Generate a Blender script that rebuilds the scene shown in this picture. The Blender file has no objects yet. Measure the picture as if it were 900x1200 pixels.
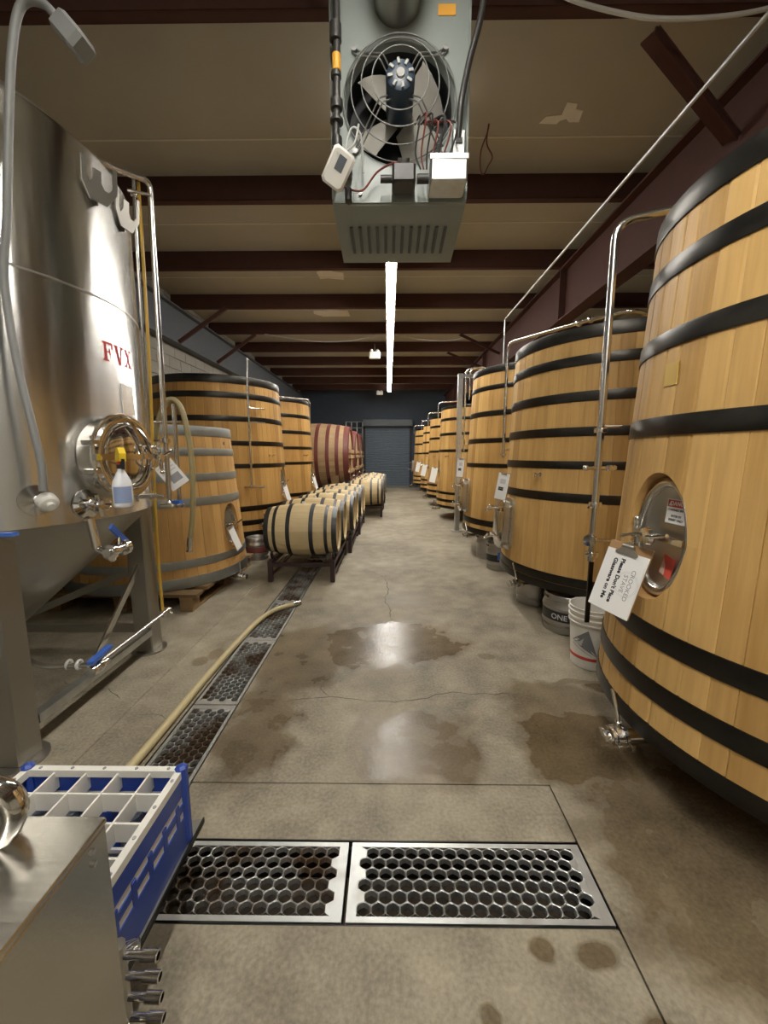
import bpy, math, random
from mathutils import Matrix, Vector
random.seed(7)
PI = math.pi
scene = bpy.context.scene
col = scene.collection

# ------------------------------------------------------------------ camera
FPX, EYE = 470.0, 1.45
cam_d = bpy.data.cameras.new('camera')
cam_d.sensor_fit = 'VERTICAL'
cam_d.sensor_height = 36.0
cam_d.lens = FPX / 1200.0 * 36.0
cam_d.clip_start = 0.05
cam_d.clip_end = 100
cam = bpy.data.objects.new('camera', cam_d)
col.objects.link(cam)
cam.location = (0, 0, EYE)
cam.rotation_euler = (PI / 2 - math.atan(67 / FPX), 0, math.atan(5 / FPX))
scene.camera = cam

# ------------------------------------------------------------------ world, exposure
world = bpy.data.worlds.new('world')
scene.world = world
world.use_nodes = True
world.node_tree.nodes['Background'].inputs[0].default_value = (0.9, 0.92, 1.0, 1)
world.node_tree.nodes['Background'].inputs[1].default_value = 0.05
LED_STRENGTH = 62.0
LED_COLOR = (1.0, 0.96, 0.89)
vs = scene.view_settings
vs.view_transform = 'Standard'
vs.look = 'None'
vs.gamma = 1.0
vs.use_curve_mapping = False
vs.exposure = 0.55

# ------------------------------------------------------------------ materials
MATS = {}
def base_mat(name):
    m = bpy.data.materials.new(name)
    m.use_nodes = True
    nt = m.node_tree
    b = nt.nodes['Principled BSDF']
    MATS[name] = m
    return m, nt, b

def plain(name, rgb, rough=0.6, metal=0.0, noise=0.12, scale=8.0, bump=0.0, spec=0.5, trans=0.0):
    m, nt, b = base_mat(name)
    b.inputs['Roughness'].default_value = rough
    b.inputs['Metallic'].default_value = metal
    b.inputs['Specular IOR Level'].default_value = spec
    b.inputs['Transmission Weight'].default_value = trans
    tc = nt.nodes.new('ShaderNodeTexCoord')
    n = nt.nodes.new('ShaderNodeTexNoise')
    n.inputs['Scale'].default_value = scale
    n.inputs['Detail'].default_value = 5
    nt.links.new(tc.outputs['Object'], n.inputs['Vector'])
    mx = nt.nodes.new('ShaderNodeMix'); mx.data_type = 'RGBA'
    mx.inputs['A'].default_value = tuple(c * (1 - noise) for c in rgb) + (1,)
    mx.inputs['B'].default_value = tuple(min(1, c * (1 + noise)) for c in rgb) + (1,)
    nt.links.new(n.outputs['Fac'], mx.inputs['Factor'])
    nt.links.new(mx.outputs['Result'], b.inputs['Base Color'])
    if bump:
        bp = nt.nodes.new('ShaderNodeBump')
        bp.inputs['Strength'].default_value = bump
        bp.inputs['Distance'].default_value = 0.01
        nt.links.new(n.outputs['Fac'], bp.inputs['Height'])
        nt.links.new(bp.outputs['Normal'], b.inputs['Normal'])
    return m

def wood(name, dark, light, rough=0.5, axis='Z', rnd=1.0, grain=38.0):
    """oak: long grain streaks along one axis, every stave with a tint of its own"""
    m, nt, b = base_mat(name)
    N, L = nt.nodes, nt.links
    b.inputs['Roughness'].default_value = rough
    b.inputs['Specular IOR Level'].default_value = 0.35
    tc = N.new('ShaderNodeTexCoord')
    oi = N.new('ShaderNodeObjectInfo')
    ge = N.new('ShaderNodeNewGeometry')
    add = N.new('ShaderNodeMath'); add.operation = 'ADD'
    L.new(oi.outputs['Random'], add.inputs[0]); L.new(ge.outputs['Random Per Island'], add.inputs[1])
    fr = N.new('ShaderNodeMath'); fr.operation = 'FRACT'
    L.new(add.outputs[0], fr.inputs[0])
    mp = N.new('ShaderNodeMapping')
    s = [grain, grain, grain]
    s['XYZ'.index(axis)] = 1.6
    mp.inputs['Scale'].default_value = s
    off = N.new('ShaderNodeCombineXYZ')
    mul = N.new('ShaderNodeMath'); mul.operation = 'MULTIPLY'; mul.inputs[1].default_value = 37.0
    L.new(fr.outputs[0], mul.inputs[0])
    for k in range(3): L.new(mul.outputs[0], off.inputs[k])
    L.new(off.outputs[0], mp.inputs['Location'])
    L.new(tc.outputs['Object'], mp.inputs['Vector'])
    n = N.new('ShaderNodeTexNoise'); n.inputs['Scale'].default_value = 1.0; n.inputs['Detail'].default_value = 6
    L.new(mp.outputs[0], n.inputs['Vector'])
    n2 = N.new('ShaderNodeTexNoise'); n2.inputs['Scale'].default_value = 2.3; n2.inputs['Detail'].default_value = 4
    L.new(tc.outputs['Object'], n2.inputs['Vector'])
    # factor = .5*random + .35*grain + .15*blotch
    a1 = N.new('ShaderNodeMath'); a1.operation = 'MULTIPLY_ADD'; a1.inputs[1].default_value = 0.45 * rnd
    L.new(fr.outputs[0], a1.inputs[0])
    a2 = N.new('ShaderNodeMath'); a2.operation = 'MULTIPLY_ADD'; a2.inputs[1].default_value = 0.55
    L.new(n.outputs['Fac'], a2.inputs[0])
    a3 = N.new('ShaderNodeMath'); a3.operation = 'MULTIPLY'; a3.inputs[1].default_value = 0.3
    L.new(n2.outputs['Fac'], a3.inputs[0])
    L.new(a3.outputs[0], a2.inputs[2]); L.new(a2.outputs[0], a1.inputs[2])
    cr = N.new('ShaderNodeValToRGB')
    cr.color_ramp.elements[0].position = 0.2; cr.color_ramp.elements[0].color = dark + (1,)
    cr.color_ramp.elements[1].position = 0.9; cr.color_ramp.elements[1].color = light + (1,)
    L.new(a1.outputs[0], cr.inputs[0])
    L.new(cr.outputs[0], b.inputs['Base Color'])
    bp = N.new('ShaderNodeBump'); bp.inputs['Strength'].default_value = 0.12; bp.inputs['Distance'].default_value = 0.004
    L.new(n.outputs['Fac'], bp.inputs['Height']); L.new(bp.outputs['Normal'], b.inputs['Normal'])
    return m

def metal(name, rgb, rough, noise=0.06, scale=6.0, bump=0.0, bump_scale=None, rvar=0.08):
    m, nt, b = base_mat(name)
    N, L = nt.nodes, nt.links
    b.inputs['Metallic'].default_value = 1.0
    tc = N.new('ShaderNodeTexCoord')
    n = N.new('ShaderNodeTexNoise'); n.inputs['Scale'].default_value = scale; n.inputs['Detail'].default_value = 4
    L.new(tc.outputs['Object'], n.inputs['Vector'])
    mx = N.new('ShaderNodeMix'); mx.data_type = 'RGBA'
    mx.inputs['A'].default_value = tuple(c * (1 - noise) for c in rgb) + (1,)
    mx.inputs['B'].default_value = tuple(min(1, c * (1 + noise)) for c in rgb) + (1,)
    L.new(n.outputs['Fac'], mx.inputs['Factor']); L.new(mx.outputs['Result'], b.inputs['Base Color'])
    mr = N.new('ShaderNodeMapRange')
    mr.inputs['To Min'].default_value = max(0.03, rough - rvar); mr.inputs['To Max'].default_value = rough + rvar
    L.new(n.outputs['Fac'], mr.inputs['Value']); L.new(mr.outputs[0], b.inputs['Roughness'])
    if bump:
        mp = N.new('ShaderNodeMapping'); mp.inputs['Scale'].default_value = bump_scale or (1, 1, 1)
        n2 = N.new('ShaderNodeTexNoise'); n2.inputs['Scale'].default_value = 1.0; n2.inputs['Detail'].default_value = 2
        L.new(tc.outputs['Object'], mp.inputs['Vector']); L.new(mp.outputs[0], n2.inputs['Vector'])
        bp = N.new('ShaderNodeBump'); bp.inputs['Strength'].default_value = bump; bp.inputs['Distance'].default_value = 0.02
        L.new(n2.outputs['Fac'], bp.inputs['Height']); L.new(bp.outputs['Normal'], b.inputs['Normal'])
    return m

def emit(name, rgb, strength):
    m, nt, b = base_mat(name)
    b.inputs['Base Color'].default_value = (0.9, 0.9, 0.9, 1)
    b.inputs['Emission Color'].default_value = rgb + (1,)
    b.inputs['Emission Strength'].default_value = strength
    return m

# wet and stained spots of the concrete: (x, y, rx, ry, strength)
WET = [(0.02, 2.95, 0.62, 0.40, 0.9), (-0.62, 2.75, 0.34, 0.55, 0.75), (0.16, 1.84, 0.36, 0.30, 0.85), (-0.70, 1.95, 0.22, 0.42, 0.8),
       (0.97, 1.85, 0.34, 0.30, 1.0), (0.98, 2.20, 0.32, 0.26, 0.7), (1.25, 1.25, 0.50, 0.55, 0.9), (1.22, 2.43, 0.20, 0.04, 0.7),
       (1.38, 2.36, 0.14, 0.07, 0.9), (0.96, 1.42, 0.13, 0.06, 0.9), (0.62, 0.99, 0.07, 0.04, 0.9), (0.72, 2.75, 0.06, 0.05, 0.7),
       (0.46, 1.0, 0.04, 0.035, 0.9), (0.68, 0.80, 0.07, 0.07, 0.9), (0.27, 0.85, 0.03, 0.035, 0.8), (0.55, 0.82, 0.03, 0.03, 0.7),
       (-1.25, 2.75, 0.06, 0.09, 0.7), (-1.33, 2.65, 0.06, 0.07, 0.7), (0.3, 3.9, 0.35, 0.25, 0.35), (-0.3, 0.75, 0.02, 0.02, 0.9), (-1.35, 4.2, 0.10, 0.25, 0.5)]
def concrete():
    m, nt, b = base_mat('concrete')
    N, L = nt.nodes, nt.links
    ge = N.new('ShaderNodeNewGeometry')
    def noise(scale, detail=5, vec=None):
        n = N.new('ShaderNodeTexNoise'); n.inputs['Scale'].default_value = scale; n.inputs['Detail'].default_value = detail
        L.new(vec or ge.outputs['Position'], n.inputs['Vector']); return n
    big = noise(0.9, 8); mid = noise(6, 8); fine = noise(70, 4)
    def madd(a, k, c):
        x = N.new('ShaderNodeMath'); x.operation = 'MULTIPLY_ADD'; x.inputs[1].default_value = k
        L.new(a, x.inputs[0])
        if hasattr(c, 'links'): L.new(c, x.inputs[2])
        else: x.inputs[2].default_value = c
        return x.outputs[0]
    f = madd(big.outputs['Fac'], 0.8, madd(mid.outputs['Fac'], 0.55, madd(fine.outputs['Fac'], 0.45, -0.42)))
    cr = N.new('ShaderNodeValToRGB')
    cr.color_ramp.elements[0].position = 0.28; cr.color_ramp.elements[0].color = (0.152, 0.130, 0.094, 1)
    cr.color_ramp.elements[1].position = 0.78; cr.color_ramp.elements[1].color = (0.425, 0.375, 0.282, 1)
    L.new(f, cr.inputs[0])
    # wobble the position so that the spots have ragged rims
    wob = noise(4.5, 4)
    sub = N.new('ShaderNodeVectorMath'); sub.operation = 'SUBTRACT'; sub.inputs[1].default_value = (0.5, 0.5, 0.5)
    L.new(wob.outputs['Color'], sub.inputs[0])
    sc = N.new('ShaderNodeVectorMath'); sc.operation = 'SCALE'; sc.inputs['Scale'].default_value = 0.6
    L.new(sub.outputs[0], sc.inputs[0])
    wet = None
    for (x, y, rx, ry, st) in WET:
        wv = N.new('ShaderNodeVectorMath'); wv.operation = 'SCALE'; wv.inputs['Scale'].default_value = min(1.0, max(rx, ry) * 2.2)
        L.new(sc.outputs[0], wv.inputs[0])
        ad = N.new('ShaderNodeVectorMath'); ad.operation = 'ADD'
        L.new(ge.outputs['Position'], ad.inputs[0]); L.new(wv.outputs[0], ad.inputs[1])
        s2 = N.new('ShaderNodeVectorMath'); s2.operation = 'SUBTRACT'; s2.inputs[1].default_value = (x, y, 0)
        L.new(ad.outputs[0], s2.inputs[0])
        dv = N.new('ShaderNodeVectorMath'); dv.operation = 'MULTIPLY'; dv.inputs[1].default_value = (1 / rx, 1 / ry, 0)
        L.new(s2.outputs[0], dv.inputs[0])
        ln = N.new('ShaderNodeVectorMath'); ln.operation = 'LENGTH'; L.new(dv.outputs[0], ln.inputs[0])
        mr = N.new('ShaderNodeMapRange'); mr.inputs['From Min'].default_value = 1.10; mr.inputs['From Max'].default_value = 0.80
        mr.inputs['To Min'].default_value = 0; mr.inputs['To Max'].default_value = st
        L.new(ln.outputs['Value'], mr.inputs['Value'])
        if wet is None: wet = mr.outputs[0]
        else:
            mxm = N.new('ShaderNodeMath'); mxm.operation = 'MAXIMUM'
            L.new(wet, mxm.inputs[0]); L.new(mr.outputs[0], mxm.inputs[1]); wet = mxm.outputs[0]
    mx = N.new('ShaderNodeMix'); mx.data_type = 'RGBA'; mx.blend_type = 'MULTIPLY'
    mx.inputs['B'].default_value = (0.46, 0.39, 0.30, 1)
    L.new(wet, mx.inputs['Factor']); L.new(cr.outputs[0], mx.inputs['A'])
    L.new(mx.outputs['Result'], b.inputs['Base Color'])
    rr = N.new('ShaderNodeMapRange'); rr.inputs['To Min'].default_value = 0.58; rr.inputs['To Max'].default_value = 0.18
    L.new(wet, rr.inputs['Value'])
    rn = madd(mid.outputs['Fac'], 0.25, rr.outputs[0])
    rs = N.new('ShaderNodeMath'); rs.operation = 'SUBTRACT'; rs.inputs[1].default_value = 0.1
    L.new(rn, rs.inputs[0]); L.new(rs.outputs[0], b.inputs['Roughness'])
    b.inputs['Specular IOR Level'].default_value = 0.22
    bp = N.new('ShaderNodeBump'); bp.inputs['Strength'].default_value = 0.25; bp.inputs['Distance'].default_value = 0.006
    L.new(f, bp.inputs['Height']); L.new(bp.outputs['Normal'], b.inputs['Normal'])
    return m
concrete()
wood('oak', (0.30, 0.155, 0.038), (0.63, 0.40, 0.145), rough=0.5)
wood('oak_small', (0.31, 0.155, 0.042), (0.56, 0.335, 0.12), rough=0.55)
wood('oak_shaded', (0.26, 0.125, 0.030), (0.54, 0.32, 0.10), rough=0.5)  # oak of the tall left foeders, their shade put into the colour
wood('oak_pale', (0.42, 0.31, 0.155), (0.64, 0.51, 0.29), rough=0.6, axis='X')
wood('oak_cask', (0.36, 0.235, 0.12), (0.52, 0.37, 0.21), rough=0.55, axis='X')
wood('pallet_wood', (0.10, 0.062, 0.026), (0.23, 0.145, 0.065), rough=0.75, axis='X')
wood('oak_cut', (0.36, 0.19, 0.06), (0.58, 0.35, 0.14), rough=0.55, rnd=0.3)
wood('hardboard', (0.28, 0.16, 0.07), (0.42, 0.26, 0.12), rough=0.6, rnd=0.2)
metal('hoop_black', (0.055, 0.052, 0.047), 0.36, noise=0.3, scale=14)
metal('hoop_zinc', (0.36, 0.39, 0.39), 0.5, noise=0.15, scale=18)
metal('hoop_barrel', (0.075, 0.076, 0.078), 0.5, noise=0.25, scale=16)
plain('hoop_red', (0.17, 0.045, 0.038), 0.45)
metal('stainless', (0.66, 0.65, 0.62), 0.2, scale=5)
metal('tank_steel', (0.76, 0.75, 0.72), 0.25, scale=3, bump=0.16, bump_scale=(9.0, 9.0, 0.35), rvar=0.03)
_nt = MATS['tank_steel'].node_tree; _b = _nt.nodes['Principled BSDF']      # polished round the tank: highlights stretch up and down
_b.inputs['Anisotropic'].default_value = 0.9; _b.inputs['Anisotropic Rotation'].default_value = 0.25
_t = _nt.nodes.new('ShaderNodeTangent'); _t.direction_type = 'RADIAL'; _t.axis = 'Z'
_nt.links.new(_t.outputs[0], _b.inputs['Tangent'])
metal('steel_dull', (0.40, 0.385, 0.345), 0.42, scale=4)
metal('polished', (0.80, 0.79, 0.77), 0.09, scale=5, rvar=0.03)
metal('brushed', (0.58, 0.56, 0.51), 0.30, scale=3, bump=0.03, bump_scale=(3, 120, 120))
metal('cabinet_steel', (0.50, 0.48, 0.43), 0.24, scale=3, bump=0.02, bump_scale=(3, 120, 120))
metal('keg_steel', (0.42, 0.41, 0.39), 0.38, noise=0.15, scale=8)
metal('galvanised', (0.56, 0.58, 0.57), 0.42, noise=0.22, scale=22)
metal('grate_steel', (0.58, 0.595, 0.585), 0.46, noise=0.2, scale=16)
def stain(name, rgb, scale, lo, hi):
    nt = MATS[name].node_tree; N, L = nt.nodes, nt.links; b = N['Principled BSDF']
    src = b.inputs['Base Color'].links[0].from_socket
    ge = N.new('ShaderNodeNewGeometry'); n = N.new('ShaderNodeTexNoise'); n.inputs['Scale'].default_value = scale; n.inputs['Detail'].default_value = 4
    L.new(ge.outputs['Position'], n.inputs['Vector'])
    mr = N.new('ShaderNodeMapRange'); mr.inputs['From Min'].default_value = lo; mr.inputs['From Max'].default_value = hi
    L.new(n.outputs['Fac'], mr.inputs['Value'])
    mx = N.new('ShaderNodeMix'); mx.data_type = 'RGBA'; mx.inputs['B'].default_value = rgb + (1,)
    L.new(mr.outputs[0], mx.inputs['Factor']); L.new(src, mx.inputs['A']); L.new(mx.outputs['Result'], b.inputs['Base Color'])
    iv = N.new('ShaderNodeMath'); iv.operation = 'MULTIPLY_ADD'; iv.inputs[1].default_value = -.75; iv.inputs[2].default_value = 1.0
    L.new(mr.outputs[0], iv.inputs[0]); L.new(iv.outputs[0], b.inputs['Metallic'])
metal('grate_dirty', (0.50, 0.51, 0.49), 0.5, noise=0.2, scale=16)
stain('grate_steel', (0.20, 0.16, 0.11), 3.2, .55, .75)
stain('grate_dirty', (0.10, 0.065, 0.038), 4.5, .36, .58)
plain('brass', (0.56, 0.38, 0.10), 0.4)
plain('steel_maroon', (0.072, 0.031, 0.024), 0.7, spec=0.25)
plain('ceiling_sheet', (0.43, 0.41, 0.345), 0.6, noise=0.14, scale=1.3)
plain('ceiling_patch', (0.80, 0.78, 0.72), 0.7)
plain('seam_tape', (0.66, 0.63, 0.54), 0.6)
plain('wall_dark', (0.058, 0.076, 0.105), 0.75)
plain('wall_block', (0.33, 0.32, 0.28), 0.85, bump=0.3, scale=30)
plain('wall_pale', (0.50, 0.46, 0.38), 0.85)
plain('mortar', (0.20, 0.19, 0.17), 0.9)
plain('beam_grey', (0.10, 0.115, 0.13), 0.6)
plain('door_grey', (0.13, 0.165, 0.21), 0.5)
plain('pit_dark', (0.045, 0.032, 0.02), 0.8, noise=0.4)
plain('crack_dark', (0.09, 0.075, 0.055), 0.9)
plain('heater_paint', (0.275, 0.31, 0.29), 0.38, noise=0.06)
plain('heater_dark', (0.022, 0.024, 0.026), 0.6)
plain('motor_blue', (0.03, 0.05, 0.08), 0.35)
plain('fan_alu', (0.40, 0.385, 0.34), 0.5)
plain('guard_paint', (0.17, 0.17, 0.16), 0.5)
plain('cap_grey', (0.30, 0.30, 0.28), 0.5)
metal('wire_grey', (0.30, 0.30, 0.29), 0.5)
plain('pipe_black', (0.035, 0.033, 0.03), 0.45)
plain('plastic_white', (0.78, 0.76, 0.70), 0.4, noise=0.04)
plain('plastic_cream', (0.66, 0.65, 0.60), 0.45, noise=0.04)
plain('plastic_black', (0.02, 0.02, 0.02), 0.4)
plain('plastic_blue', (0.022, 0.06, 0.33), 0.35, noise=0.08)
plain('handle_blue', (0.05, 0.14, 0.52), 0.35, noise=0.08)
plain('plastic_yellow', (0.78, 0.56, 0.03), 0.4, noise=0.04)
plain('plastic_red', (0.60, 0.05, 0.03), 0.4, noise=0.04)
plain('bottle_plastic', (0.75, 0.77, 0.80), 0.3, noise=0.04)
plain('paper', (0.82, 0.82, 0.80), 0.7, noise=0.03)
plain('ink', (0.02, 0.02, 0.025), 0.7)
plain('ink_grey', (0.30, 0.30, 0.31), 0.7)
plain('ink_pale', (0.58, 0.58, 0.60), 0.7)
plain('ink_blue', (0.25, 0.32, 0.50), 0.6)
plain('ink_red', (0.50, 0.03, 0.035), 0.5)
plain('sticker_red', (0.75, 0.10, 0.07), 0.5)
plain('sticker_pale', (0.85, 0.60, 0.50), 0.5)
plain('sticker_yellow', (0.85, 0.42, 0.05), 0.5)
plain('conduit_grey', (0.21, 0.215, 0.21), 0.42)
plain('hose_tan', (0.48, 0.40, 0.21), 0.42)
plain('hose_olive', (0.30, 0.25, 0.12), 0.42)
plain('tube_yellow', (0.58, 0.36, 0.05), 0.35)
plain('wire_red', (0.20, 0.05, 0.04), 0.5)
plain('cable_white', (0.55, 0.55, 0.52), 0.5)
plain('rack_paint', (0.028, 0.012, 0.012), 0.5)
plain('knot', (0.20, 0.09, 0.025), 0.7)
plain('bucket_white', (0.78, 0.77, 0.72), 0.4, noise=0.04)
plain('logo_grey', (0.20, 0.21, 0.23), 0.5)
plain('glass_clear', (0.85, 0.88, 0.90), 0.08, trans=0.85, noise=0.0)
emit('led', LED_COLOR, LED_STRENGTH)

# ------------------------------------------------------------------ mesh helpers
class MB:
    def __init__(self, M=None):
        self.v, self.f, self.M = [], [], M or Matrix.Identity(4)
    def add(self, vs_, fs_, M=None):
        T = self.M @ M if M is not None else self.M
        o = len(self.v)
        self.v += [tuple(T @ Vector(p)) for p in vs_]
        self.f += [tuple(o + i for i in q) for q in fs_]
        return self
    def box(self, x0, x1, y0, y1, z0, z1, M=None):
        v = [(x, y, z) for z in (z0, z1) for y in (y0, y1) for x in (x0, x1)]
        f = [(0, 2, 3, 1), (4, 5, 7, 6), (0, 1, 5, 4), (2, 6, 7, 3), (0, 4, 6, 2), (1, 3, 7, 5)]
        return self.add(v, f, M)
    def cbox(self, c, s, M=None):
        return self.box(c[0]-s[0]/2, c[0]+s[0]/2, c[1]-s[1]/2, c[1]+s[1]/2, c[2]-s[2]/2, c[2]+s[2]/2, M)
    def bbox(self, c, s, b=0.01, M=None):
        """box with its four vertical (z) edges and rims chamfered"""
        x, y, z = s[0]/2, s[1]/2, s[2]/2
        b = min(b, x*.8, y*.8, z*.8)
        def ring(zz, q):
            X, Y = x-q, y-q
            return [(-X, -Y+b, zz), (-X+b, -Y, zz), (X-b, -Y, zz), (X, -Y+b, zz), (X, Y-b, zz), (X-b, Y, zz), (-X+b, Y, zz), (-X, Y-b, zz)]
        v = ring(-z, b*.7) + ring(-z+b*.7, 0) + ring(z-b*.7, 0) + ring(z, b*.7)
        v = [(p[0]+c[0], p[1]+c[1], p[2]+c[2]) for p in v]
        f = [tuple(range(7, -1, -1)), tuple(range(24, 32))]
        for k in range(3):
            for i in range(8):
                j = (i+1) % 8
                f.append((k*8+i, k*8+j, k*8+8+j, k*8+8+i))
        return self.add(v, f, M)
    def bar(self, a, b, w, h, up=(0, 0, 1)):
        """rectangular bar from a to b"""
        a, b = Vector(a), Vector(b)
        d = (b-a); L = d.length; d.normalize()
        u = Vector(up)
        s = d.cross(u)
        if s.length < 1e-4: s = d.cross(Vector((1, 0, 0)))
        s.normalize(); u = s.cross(d)
        M = Matrix((s, d, u)).transposed().to_4x4(); M.translation = a
        return self.box(-w/2, w/2, 0, L, -h/2, h/2, M)
    def lathe(self, prof, seg=32, M=None, a0=0.0, closed=False):
        """revolve (r,z) about z"""
        v, idx = [], []
        for (r, z) in prof:
            if r < 1e-6:
                idx.append([len(v)]*seg); v.append((0, 0, z))
            else:
                idx.append(list(range(len(v), len(v)+seg)))
                v += [(r*math.cos(a0+2*PI*i/seg), r*math.sin(a0+2*PI*i/seg), z) for i in range(seg)]
        f = []
        n = len(prof)
        for k in range(n if closed else n-1):
            A, B = idx[k], idx[(k+1) % n]
            for i in range(seg):
                j = (i+1) % seg
                q = [A[i], A[j], B[j], B[i]]
                q = [x for t, x in enumerate(q) if x not in q[:t]]
                if len(q) > 2: f.append(tuple(q))
        return self.add(v, f, M)
    def cyl(self, a, b, r, seg=16, r2=None):
        a, b = Vector(a), Vector(b)
        L = (b-a).length
        M = (b-a).to_track_quat('Z', 'Y').to_matrix().to_4x4(); M.translation = a
        r2 = r if r2 is None else r2
        return self.lathe([(0, 0), (r, 0), (r2, L), (0, L)], seg, M)
    def torus(self, R, r, seg=32, rs=8, M=None, sx=1.0, sy=1.0):
        v, f = [], []
        for i in range(seg):
            a = 2*PI*i/seg
            for j in range(rs):
                b = 2*PI*j/rs
                v.append(((R+r*math.cos(b))*math.cos(a)*sx, (R+r*math.cos(b))*math.sin(a)*sy, r*math.sin(b)))
        for i in range(seg):
            for j in range(rs):
                i2, j2 = (i+1) % seg, (j+1) % rs
                f.append((i*rs+j, i2*rs+j, i2*rs+j2, i*rs+j2))
        return self.add(v, f, M)
    def sphere(self, c, r, seg=16, rs=8, s=(1, 1, 1)):
        prof = [(r*math.sin(PI*k/rs), -r*math.cos(PI*k/rs)) for k in range(rs+1)]
        prof[0] = (0, -r); prof[-1] = (0, r)
        M = Matrix.Translation(c) @ Matrix.Diagonal((s[0], s[1], s[2], 1))
        return self.lathe(prof, seg, M)
    def tube(self, pts, r, seg=10, fillet=0.0, smooth=False, nf=6):
        P = [Vector(p) for p in pts]
        if smooth:                      # Catmull-Rom through the points
            Q = []
            for i in range(len(P)-1):
                p0, p1, p2, p3 = P[max(i-1, 0)], P[i], P[i+1], P[min(i+2, len(P)-1)]
                for k in range(nf):
                    t = k/nf
                    Q.append(0.5*((2*p1)+(p2-p0)*t+(2*p0-5*p1+4*p2-p3)*t*t+(-p0+3*p1-3*p2+p3)*t**3))
            Q.append(P[-1]); P = Q
        elif fillet > 0 and len(P) > 2:
            Q = [P[0]]
            for i in range(1, len(P)-1):
                a, c, b = P[i-1], P[i], P[i+1]
                d1, d2 = (a-c), (b-c)
                q = min(fillet, d1.length*.45, d2.length*.45)
                s, e = c+d1.normalized()*q, c+d2.normalized()*q
                for k in range(nf+1):
                    t = k/nf
                    Q.append(s*(1-t)**2 + c*2*t*(1-t) + e*t*t)
            Q.append(P[-1]); P = Q
        v, f = [], []
        t0 = (P[1]-P[0]).normalized()
        n = t0.cross(Vector((0, 0, 1)))
        if n.length < 1e-3: n = t0.cross(Vector((1, 0, 0)))
        n.normalize()
        for i, p in enumerate(P):
            t = (P[min(i+1, len(P)-1)]-P[max(i-1, 0)]).normalized()
            n = (n - t*n.dot(t)).normalized(); b = t.cross(n)
            for k in range(seg):
                a = 2*PI*k/seg
                v.append(p + (n*math.cos(a)+b*math.sin(a))*r)
        m = len(P)
        for i in range(m-1):
            for k in range(seg):
                k2 = (k+1) % seg
                f.append((i*seg+k, i*seg+k2, (i+1)*seg+k2, (i+1)*seg+k))
        f.append(tuple(range(seg-1, -1, -1))); f.append(tuple(range((m-1)*seg, m*seg)))
        return self.add(v, f)
    def prism(self, poly, z0, z1, M=None):
        n = len(poly)
        v = [(x, y, z0) for x, y in poly] + [(x, y, z1) for x, y in poly]
        f = [tuple(range(n-1, -1, -1)), tuple(range(n, 2*n))]
        f += [(i, (i+1) % n, n+(i+1) % n, n+i) for i in range(n)]
        return self.add(v, f, M)
    def mesh(self, name, m, smooth=True, angle=35):
        me = bpy.data.meshes.new(name)
        me.from_pydata(self.v, [], self.f)
        me.materials.append(MATS[m])
        me.validate()
        if smooth:
            me.shade_smooth(); me.set_sharp_from_angle(angle=math.radians(angle))
        me.update()
        return me
    def build(self, name, m, parent=None, smooth=True, angle=35):
        return link(name, self.mesh(name, m, smooth, angle), parent)

def link(name, data, parent=None):
    o = bpy.data.objects.new(name, data); col.objects.link(o); o.parent = parent
    return o
def tag(o, label=None, cat=None, group=None, kind=None):
    if label: o['label'] = label
    if cat: o['category'] = cat
    if group: o['group'] = group
    if kind: o['kind'] = kind
    return o
def thing(name, label, cat, loc=(0, 0, 0), rz=0, group=None):
    o = link(name, None); o.empty_display_size = 0.1
    o.location = loc; o.rotation_euler = (0, 0, rz)
    return tag(o, label, cat, group)
def kids(o): return [c for c in bpy.data.objects if c.parent is o]
def copy_tree(o, parent=None, table=None):
    if table is None:
        table = {}
        for c in bpy.data.objects:
            if c.parent: table.setdefault(c.parent.name, []).append(c)
    c = o.copy(); col.objects.link(c); c.parent = parent
    for ch in table.get(o.name, []): copy_tree(ch, c, table)
    return c
def frame(o, n, up=(0, 0, 1)):
    """matrix whose x is to the right for somebody facing the surface, y up, z out along n"""
    n = Vector(n).normalized(); up = Vector(up)
    t = up.cross(n).normalized(); u = n.cross(t)
    M = Matrix((t, u, n)).transposed().to_4x4(); M.translation = Vector(o)
    return M
def text_mesh(s, size, m, bold=0.0, align='CENTER', extrude=0.0004):
    cu = bpy.data.curves.new('lettering', 'FONT')
    cu.body = s; cu.size = size; cu.align_x = align; cu.align_y = 'CENTER'; cu.offset = bold; cu.extrude = extrude
    cu.resolution_u = 3
    t = bpy.data.objects.new('lettering_tmp', cu); col.objects.link(t)
    dg = bpy.context.evaluated_depsgraph_get(); dg.update()
    me = bpy.data.meshes.new_from_object(t.evaluated_get(dg))
    bpy.data.objects.remove(t); bpy.data.curves.remove(cu)
    me.name = 'lettering'; me.materials.clear(); me.materials.append(MATS[m])
    return me
def text(s, size, m, M, parent, bold=0.0, name='lettering', align='CENTER'):
    me = text_mesh(s, size, m, bold, align); me.transform(M)
    return link(name, me, parent)

# ================================================================== THE SETTING
XL, XR, YB, YF = -3.9, 4.8, -6.0, 18.3       # left wall, right wall, behind the camera, far wall
ZC, ZP = 4.28, 4.05                           # ceiling sheet, underside of the purlins
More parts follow.
